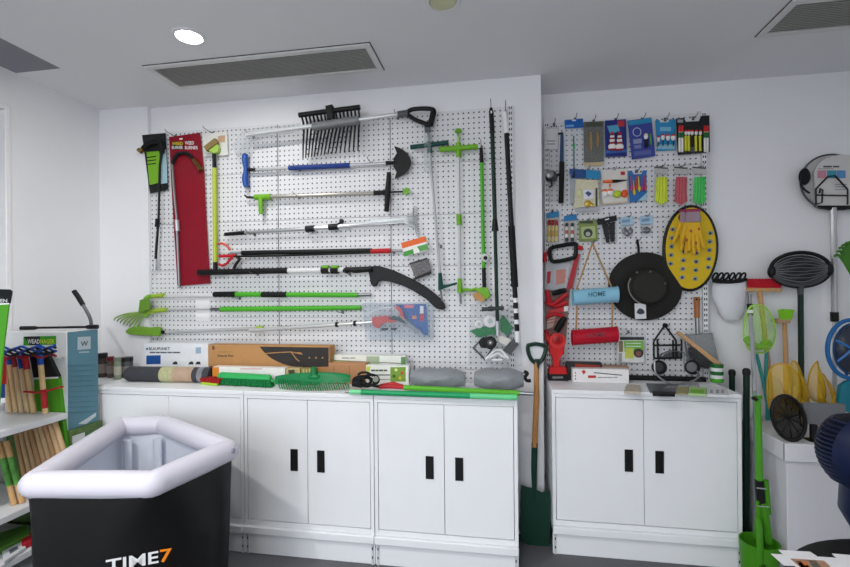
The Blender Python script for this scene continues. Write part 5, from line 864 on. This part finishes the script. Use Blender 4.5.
# --- round table with leaflets
TC = V((1.875, -1.24, .75)); TR = .41
t = thing('round_table', 'round black topped table at the near corner carrying leaflets', 'table', (TC.x, TC.y, 0))
MB().lathe(TC, (0,0,-1), [(TR-.012,0),(TR,.004),(TR,.02),(TR-.01,.026)], 56).obj('tabletop', M('#0b0c0f', .5), t); MB().lathe((TC.x,TC.y,0), (0,0,1), [(.2,0),(.2,.012),(.03,.03),(.028,.722)], 28).obj('pedestal', BLK, t)
ZT = .7508
def leaf(lb, pts, z, prints=()):
    t = thing('leaflet', lb, 'leaflet', Z(pts[0][0], pts[0][1], z), 'leaflets on the round black table'); c = MB().prism([Z(x, y, z+.002) for x, y in pts], (0,0,-.002)).obj('sheet', M('#e6e6e9', .5), t)
    for n, q, m in prints: MB().prism([Z(x, y, z+.0026) for x, y in q], (0,0,-.0005)).obj(n, m, c)
leaf('white leaflet lying flat under the pictured one', [(778.6,549.8),(810,551.6),(817,556),(800,560),(788,558)], ZT)
leaf('white leaflet alone towards the fan column', [(832,553.4),(866,556.4),(874,572),(846,568)], ZT)
leaf('topmost white leaflet with a brown and orange photograph', [(771,553.6),(800,555.4),(832,557.4),(862,561.6),(880,592),(800,592),(785,566)], ZT+.0022, [('photograph', [(790,558.4),(824,560.6),(830,566),(834,580),(806,580),(800,567)], M('#a8826a', .5, var=.6, scale=45)), ('orange_print', [(796,561),(806,561.6),(810,568),(803,570)], M('#c8743a')), ('dark_print', [(808,560),(816,560.6),(824,570),(814,569)], M('#5a5850')), ('dark_corner', [(784,565.6),(795,566),(799,580),(790,582)], M('#20242e'))])
# ================================================================ shelving and stock by the side wall
SHX = -1.72; SY0, SY1 = -1.7, -.275
t = thing('shelving_unit', 'white three tier shelving unit against the side wall', 'shelves', (-1.95, -1.0, 0)); SHM = M('#d9dbde', .45, var=.02)
for z in (.878, .45, .218): MB().box((XL+.012, SY0, z-.034), (SHX, SY1, z)).obj('shelf', SHM, t, .003)
MB().box((XL+.004, SY0, 0), (XL+.0115, SY1, .9)).obj('back_panel', SHM, t); MB().box((XL+.012, SY0, 0), (SHX-.01, SY1, .10)).obj('plinth', SHM, t, .002)
# teal and white tall box
t = thing('product_box', 'tall box with white front and teal end bearing a square letter mark', 'box', (-1.96, -.13, .78)); zb = .765; xb = -1.755
ya = at(67, 360, 0, xb).y; yb = at(98, 360, 0, xb).y; ztp = at(67, 332, 0, xb).z
MB().box((XL+.02, ya, zb), (xb, yb, ztp)).obj('carton', M('#e3e5e7', .5), t, .004); MB().box((xb, ya+.003, zb+.002), (xb+.003, yb-.003, ztp-.001)).obj('teal_side', M('#5b8798', .5, var=.06, scale=12, bump=.15), t)
X_ = xb+.0035; a_ = lambda x, y: at(x, y, 0, X_)
def side(name, pts, m): q = [a_(x, y) for x, y in pts]; return MB().prism(q, (.001, 0, 0)).obj(name, m, t)
side('logo_square', [(77.5,337),(90.5,336.4),(90.5,349),(77.5,350)], M('#b4c4cc')); q = at(80.6, 346.6, 0, X_+.0012); q2 = at(88, 346, 0, X_+.0012); text(t, 'W', q, (0,1,0), (0,0,1), (q2-q).length, .03, M('#3a4a58')); side('small_print', [(79,351.6),(89,351.2),(89,352.6),(79,353)], M('#a9bcc4'))
side('dark_header', [(67.4,333),(98,332),(98,337.6),(91,337.8)], M('#47707f')) if 0 else None
for k in range(10): y = 364+5.2*k; side('print_line', [(69-.4*k*.4,y+1.6),(95,y-.9*0+.4),(95,y+1),(69-.4*k*.4,y+2.2)], M('#4d7888'))
side('white_corner', [(78,424),(96,412.6),(96,416),(86,424)], M('#c9d2d8'))
Yf = ya-.0012; poly(t, 'green_sign', [(23.4,336.6),(56,335.8),(56,344.6),(23.4,345.6)], Yf, .001, M('#3d9a2c')); poly(t, 'black_sign', [(23.4,336.6),(40,336.2),(40,345),(30,345.4)], Yf-.0006, .001, M('#20262a'))
a = P(27.6, 343.6, Yf-.0012); b = P(40, 343.6, Yf-.0012); text(t, 'WEAD', a, (1,0,0), (0,0,1), (b-a).length, .026, WHT); b2 = P(54, 343.6, Yf-.0012); text(t, 'HAGER', b+V((.004,0,0)), (1,0,0), (0,0,1), (b2-b).length, .026, M('#d3e64a'))
# carton under it
t = thing('product_box', 'green leaf printed carton under the tall teal box', 'carton', (-1.96, -.13, 0)); MB().box((XL+.02, ya+.004, 0), (xb+.02, yb+.01, zb-.001)).obj('carton', M('#55703f', .6, var=.7, scale=14), t, .003); MB().box((xb+.0201, ya+.01, .60), (xb+.0212, ya+.09, .73)).obj('white_label', M('#d5d8da'), t)
# green and black panel box
t = thing('product_box', 'thin upright green and black carton at the end of the shelves', 'carton', P(48, 420, -.268)); Yg = -.268
poly(t, 'green_front', [(34,378.5),(58,377.6),(66,450),(36,452)], Yg, .022, M('#4f9a1f', .5)); poly(t, 'black_top', [(29,354),(46,352),(58,377),(33.6,378)], Yg, .022, M('#1a1c1e', .5)); poly(t, 'white_edge', [(34,377.6),(58,376.8),(58,378.6),(34,379.4)], Yg-.001, .002, WHT); e = P(51, 450, Yg); MB().box((e.x-.06, Yg+.002, 0), (e.x+.03, Yg+.02, e.z+.01)).obj('lower_panel', M('#3f7d1a', .5), t)
# black bent handle and bar behind the box
t = thing('bent_handle', 'bent grey tube handle with black grip rising behind the teal box', 'handle', P(90, 332, .0)); Yh = yb+.033
pipe(t, 'tube', spline([(81.5,302.5),(86,310),(90,318),(91.3,326),(91,345)], 4), 3.2, Yh, M('#6d6f72', .35, .6)); pipe(t, 'grip', [(74,291),(78,296.6),(83,305)], [4.6,4.8,4.6], Yh, BLK); e = P(91, 344, Yh); MB().tube([e, V((e.x, e.y, 0))], .012, 10).obj('lower_tube', M('#6d6f72', .35, .6), t)
t = thing('handle_bar', 'black bar lying across the top of the teal and white box', 'bar', P(66, 329, -.1)); zt_ = ztp+.002
a, b = at(30, 327.4, 2, zt_+.012), at(106.6, 331.4, 2, zt_+.012); a = V((XL+.03, -.16, zt_+.012)); b = V((xb+.02, yb-.02, zt_+.014))
MB().tube([a, a.lerp(b,.18), a.lerp(b,.22), a.lerp(b,.84), a.lerp(b,.88), b], [.012,.012,.007,.007,.014,.014], 10).obj('bar', BLK, t)
# sign card
t = thing('sign_card', 'black and green shop sign card standing on the top shelf', 'sign', P(4, 380, -.72)); Ys = -.72
poly(t, 'green_board', [(-55,301),(9,301),(2,360),(-1,404),(-55,408)], Ys, .006, M('#4d9a2a', .5)); poly(t, 'black_header', [(-55,288),(9,289.4),(11.4,291.5),(9.2,303.4),(-55,305.5)], Ys-.001, .008, M('#15181b', .5), .002); poly(t, 'white_line', [(-55,305.2),(9,303),(9,304.4),(-55,306.6)], Ys-.0015, .002, WHT); poly(t, 'foot', [(-52,404),(-30,404),(-26,418),(-54,418)], Ys, .05, BLK)
a, b = P(-16, 302.6, Ys-.0022), P(7.4, 301.8, Ys-.0022); text(t, 'GARDEN', a, (1,0,0), (0,0,1), (b-a).length, P(7, 298.4, Ys).z-P(7, 302, Ys).z, M('#c9ced0'))
# --- wooden stakes on the top shelf
def stake(label, bx, by, tx, ty, w, zb, sleeve=None, frac=.22, group=None, extra=None, Ylim=None):
    q = Z(bx, by, zb+.001); p = P(tx, ty, q.y+.012); r = w*S(q)/2
    t = thing('wooden_stake', label, 'stake', q, group); MB().tube([q, q.lerp(p,.5), p], r, 10).obj('shaft', PALEW, t)
    if sleeve: MB().tube([p.lerp(q,frac), p+(p-q).normalized()*.002], r*1.06, 10).obj('sleeve', M(sleeve, .45, var=.15), t)
    if extra: extra(t, q, p, r)
    return t
G1 = 'wooden stakes on the top shelf'; zs = .878
def ring(t, q, p, r): MB().tube([q.lerp(p,.08), q.lerp(p,.36)], r*1.08, 10).obj('lower_sleeve', M('#b3222c', .45), t); pipe(t, 'ribbon', [(24,391.6,q.y-.03),(36,392.6,q.y-.03),(48,390.6,q.y-.035),(63,386.6,q.y-.03)], 2.2, 0, M('#b3222c', .6), 6)
stake('front wooden stake with blue sleeve and red ribbon on the top shelf', 45.6, 413.6, 39, 347, 4.8, zs, '#1d54b8', .27, G1, ring)
stake('red sleeved wooden stake behind the ribboned one', 34, 413, 24.6, 354.5, 5, zs, '#b3222c', .26, G1); stake('blue sleeved wooden stake, second behind the ribboned one', 28.6, 412.6, 19.4, 355, 4, zs, '#1d54b8', .24, G1); stake('slimmer dark red sleeved stake towards the sign card', 22, 412.6, 13.6, 356, 4, zs, '#8f1f2c', .2, G1); stake('plain wooden stake with short blue cap near the sign card', 16, 412.4, 8.4, 357, 4, zs, '#1d54b8', .14, G1); stake('bare wooden stake closest to the sign card', 10, 412, 4, 360, 4.4, zs, None, .1, G1)
t = thing('cord_bundle', 'blue, black and red twisted cords lying over the stake tops', 'cords', P(25, 350, -.30))
for k, m in enumerate(('#1d4fae', '#15181f', '#1d4fae', '#15181f', '#23283a', '#a8242c')): pipe(t, 'cord', [(-10+66*i/26, 349.5+1.5*k+1.6*math.sin(i*.9+k*1.7)+(1.5 if k == 5 else 0)-(i/26)*3, -.34+.012*math.cos(i*.9+k*2)) for i in range(27)], 2.4, 0, M(m, .6), 6)
t = thing('red_tag', 'bright red tag hanging at the stakes by the sign card', 'tag', P(3, 372, -.45)); poly(t, 'tag_card', [(-14,357),(5,355.6),(5.6,384),(-14,386)], -.45, .006, M('#d02a30', .4)); poly(t, 'blue_lower', [(-14,386),(4,384.2),(4,398),(-14,400)], -.45, .006, M('#2456a8', .4)); pipe(t, 'string', [(4,350),(1,357)], 1.2, -.452, BLK, 6)
# --- stakes standing on the middle shelf
G2_ = 'bare stakes on the middle shelf'; zs = .45
for i in range(9):
    bx = 27+6.2*i; by = 486-3.7*i; tx = 15.5+4.9*i; q = Z(bx, by, zs+.001); q.y = max(min(q.y, -.31), -.6); q.x = P(bx, by, q.y).x; p = P(tx, 430-1.1*i, q.y); 
    p = q+(p-q)*((.832-q.z)/(p.z-q.z)) if p.z > .832 else p
    t = thing('wooden_stake', 'plain wooden stake leaning among others under the top shelf', 'stake', q, G2_); MB().tube([q, p], .0125+.001*(i % 2), 10).obj('shaft', M('#c0a078' if i % 3 else '#b08a62', .6, scale=70, var=.15), t)
for lb, bx, by, tx, ty in (('green wrapped wooden stake standing nearest on the middle shelf', 22.5, 503, 6.5, 441), ('green wrapped wooden stake second on the middle shelf', 14.5, 504.5, -1.5, 442)):
    q = Z(bx, by, zs+.001); p = P(tx, ty, q.y); r = .0135; t = thing('wooden_stake', lb, 'stake', q, 'wrapped stakes on the middle shelf'); MB().tube([q, p], r, 10).obj('shaft', M('#c39a68', .6, scale=70, var=.15), t); MB().tube([q.lerp(p,.3), q.lerp(p,.74)], r*1.08, 10).obj('wrapper', M('#4f8a3c', .4, var=.9, scale=30), t)
# --- packets on the bottom shelf
zs = .2188
for lb, pts, hh, m, pr in (('green printed pack lying on the bottom shelf', [(-8,552),(30,534),(27,524),(-8,535)], .035, '#4f8030', None), ('small red pack on the bottom shelf', [(22,545),(34,539.5),(31,532),(21,536.5)], .03, '#a8202c', None), ('white pack at the front of the bottom shelf', [(4,561),(26,547),(22,541),(2,551)], .02, '#cfd3d6', '#5a6068')):
    q = [Z(x, y, zs+hh) for x, y in pts]; t = thing('stock_pack', lb, 'pack', sum(q, V())/4-V((0,0,hh)), 'packs on the bottom shelf'); MB().prism(q, (0,0,-hh)).obj('pack', M(m, .4, var=.3, scale=30), t, .003)
    if pr: c = sum(q, V())/4; MB().prism([c.lerp(p,.4)+V((0,0,.0012)) for p in q], (0,0,-.001)).obj('print', M(pr), t)
# ================================================================ inflatable tub in front
t = thing('plunge_tub', 'black fabric tub with white inflatable rim and an orange numeral', 'tub', (-1.0, -.6, 0)); zr = .80; rr = .051
K = [Z(x, y, zr) for x, y in ((33,484.5),(120,426.5),(164,424.5),(228.5,450.5),(152,484.5))]
mid = sum(K, V())/5
path = []
for i in range(5):
    a, b, c = K[i-1], K[i], K[(i+1) % 5]
    for s_ in (.06, .02): path.append((b.lerp(a, s_), 1))
    path.append((b.lerp((a+c)/2, .004), .97))
    for s_ in (.02, .06): path.append((b.lerp(c, s_), 1))
    for s_ in (.3, .5, .7): path.append((b.lerp(c, .1+.8*s_), 1.03))
pts = [p for p, _ in path]; n = len(pts); mb = MB(); m_ = 16
for i in range(n):
    tn = (pts[(i+1) % n]-pts[i-1]).normalized(); o = tn.cross(V((0,0,1))).normalized(); o = o if o.dot(pts[i]-mid) > 0 else -o; k = rr*path[i][1]
    mb.v += [pts[i]+o*(k*math.cos(2*math.pi*j/m_))+V((0,0,k*1.02*math.sin(2*math.pi*j/m_))) for j in range(m_)]
mb.f += [(i*m_+j, ((i+1) % n)*m_+j, ((i+1) % n)*m_+(j+1) % m_, i*m_+(j+1) % m_) for i in range(n) for j in range(m_)]
mb.obj('inflatable_rim', M('#d6d4e0', .35, var=.02, bump=.12, scale=14), t, sharp=60)
# body: outer cloth with the near corner rounded off lower down
def cut(i, s_): return K[i].lerp(K[i-1], s_), K[i].lerp(K[(i+1) % 5], s_)
def ringpts(z, ch, sc_, k):
    out = []
    for i in range(5):
        c = ch if i == 4 else .07; a, b = cut(i, c)
        out += [a, a.lerp(b,.33)+(K[i]-mid)*.05*c*2, a.lerp(b,.66)+(K[i]-mid)*.05*c*2, b]
        nx, _ = cut((i+1) % 5, ch if (i+1) % 5 == 4 else .07)
        out += [b.lerp(nx, u/5) for u in range(1, 5)]
    return [V((mid.x+(p.x-mid.x)*sc_+.004*math.sin(j*2.1+k), mid.y+(p.y-mid.y)*sc_+.004*math.cos(j*1.7+k*1.3), z)) for j, p in enumerate(out)]
lev = [(.79,.07,1.085),(.745,.09,1.085),(.66,.22,1.075),(.53,.34,1.065),(.40,.36,1.05),(.2,.36,1.02),(.0,.36,.99)]
G = [ringpts(z, ch, s_, k*.4) for k, (z, ch, s_) in enumerate(lev)]; n = len(G[0]); mb = MB()
mb.add([p for g in G for p in g], [(i*n+j, (i+1)*n+j, (i+1)*n+(j+1) % n, i*n+(j+1) % n) for i in range(len(G)-1) for j in range(n)]+[list(range((len(G)-1)*n, len(G)*n))])
mb.obj('fabric_body', M('#0c0c0d', .55, bump=.3, scale=9, var=.1), t, sharp=70)
lin_ = [(.79,.1,.955),(.6,.3,.95),(.3,.42,.93),(.14,.42,.91)]
G = [ringpts(z, ch, s_, k+2) for k, (z, ch, s_) in enumerate(lin_)]; mb = MB(); mb.add([p for g in G for p in g], [(i*n+j, i*n+(j+1) % n, (i+1)*n+(j+1) % n, (i+1)*n+j) for i in range(len(G)-1) for j in range(n)]+[list(range(len(G)*n-1, (len(G)-1)*n-1, -1))])
mb.obj('inner_liner', M('#e2e6f1', .35, bump=.9, scale=7, var=.04), t, sharp=70)
for u, (i, j) in ((.12,(1,2)),(.9,(1,2))):
    b_ = K[i].lerp(K[j], u); o = (mid-b_).normalized()*.075; MB().tube([V((b_.x+o.x, b_.y+o.y, .74)), V((b_.x+o.x*1.1, b_.y+o.y*1.1, .55)), V((b_.x+o.x*1.4, b_.y+o.y*1.4, .16))], .026, 12, flat=.6).obj('support_rib', M('#d5dae6', .35, bump=.4, scale=10), t)
for i in range(5):
    for s_ in (.09,): pass
q = P(0,0,0) if 0 else K[3].lerp(K[4], .06); nrm = (K[4]-K[3]).cross(V((0,0,1))).normalized(); nrm = nrm if nrm.dot(q-mid) > 0 else -nrm
MB().lathe(q+nrm*(rr*.93)+V((0,0,.012)), nrm, [(.013,0),(.013,.004),(.008,.008)], 14).obj('valve', M('#9a98b0', .4), t)
A, B = [V((p.x, p.y, 0)) for p in cut(4, .36)]; A = mid+(A-mid)*1.065; B = mid+(B-mid)*1.065; A.z = B.z = 0
d_ = (B-A).normalized(); nn = d_.cross(V((0,0,1))).normalized(); nn = nn if nn.dot(A-V((mid.x,mid.y,0))) > 0 else -nn
def onface(px, py, off=.012):
    d = ray(px, py); o = A+nn*off; tt = (o-CAM).dot(nn)/d.dot(nn); return CAM+d*tt
k = [G_ for G_ in (0,)]
for s, x0, x1, y0, y1, m in (('TIME', 106, 158.5, 572.5, 562.5, WHT), ('7', 160, 172, 562.5, 560.6, M('#f08a1c', .4))):
    a, b = onface(x0, y0, .03), onface(x1, y1, .03); r_ = b-a; text(t, s, a, r_, V((0,0,1)), r_.length, .048 if s == 'TIME' else .052, m, depth=.002)
# ================================================================ light
w = bpy.data.worlds.new('daylight'); sc.world = w; w.use_nodes = True; nt = w.node_tree; bg = nt.nodes['Background']
tc = nt.nodes.new('ShaderNodeTexCoord'); sx = nt.nodes.new('ShaderNodeSeparateXYZ'); nt.links.new(tc.outputs['Generated'], sx.inputs[0])
rp = nt.nodes.new('ShaderNodeValToRGB'); e = rp.color_ramp.elements
e[0].position = .40; e[0].color = (.50, .50, .53, 1); e[1].position = .56; e[1].color = (.86, .93, 1.0, 1)
mr = nt.nodes.new('ShaderNodeMapRange'); mr.inputs['From Min'].default_value = -1; nt.links.new(sx.outputs[2], mr.inputs['Value'])
nt.links.new(mr.outputs[0], rp.inputs[0]); nt.links.new(rp.outputs[0], bg.inputs[0]); bg.inputs[1].default_value = 2.0
for x, y, pw in ((-.90, -.321, 5), (-1.0, -2.2, 19), (.5, -2.2, 9), (-1.0, -3.8, 19), (.5, -3.8, 9)):
    ld = bpy.data.lights.new('downlight_lamp', 'AREA'); ld.shape = 'DISK'; ld.size = .12; ld.energy = pw; ld.color = (1, .97, .93)
    lo = bpy.data.objects.new('downlight_lamp', ld); COL.objects.link(lo); lo.location = (x, y, H-.02)
sc.view_settings.view_transform = 'Standard'; sc.view_settings.look = 'None'; sc.view_settings.gamma = 1; sc.view_settings.use_curve_mapping = False
sc.view_settings.exposure = 0.74
sc.cycles.use_denoising = True; sc.cycles.denoising_prefilter = 'ACCURATE'; sc.cycles.max_bounces = 8; sc.cycles.transparent_max_bounces = 24
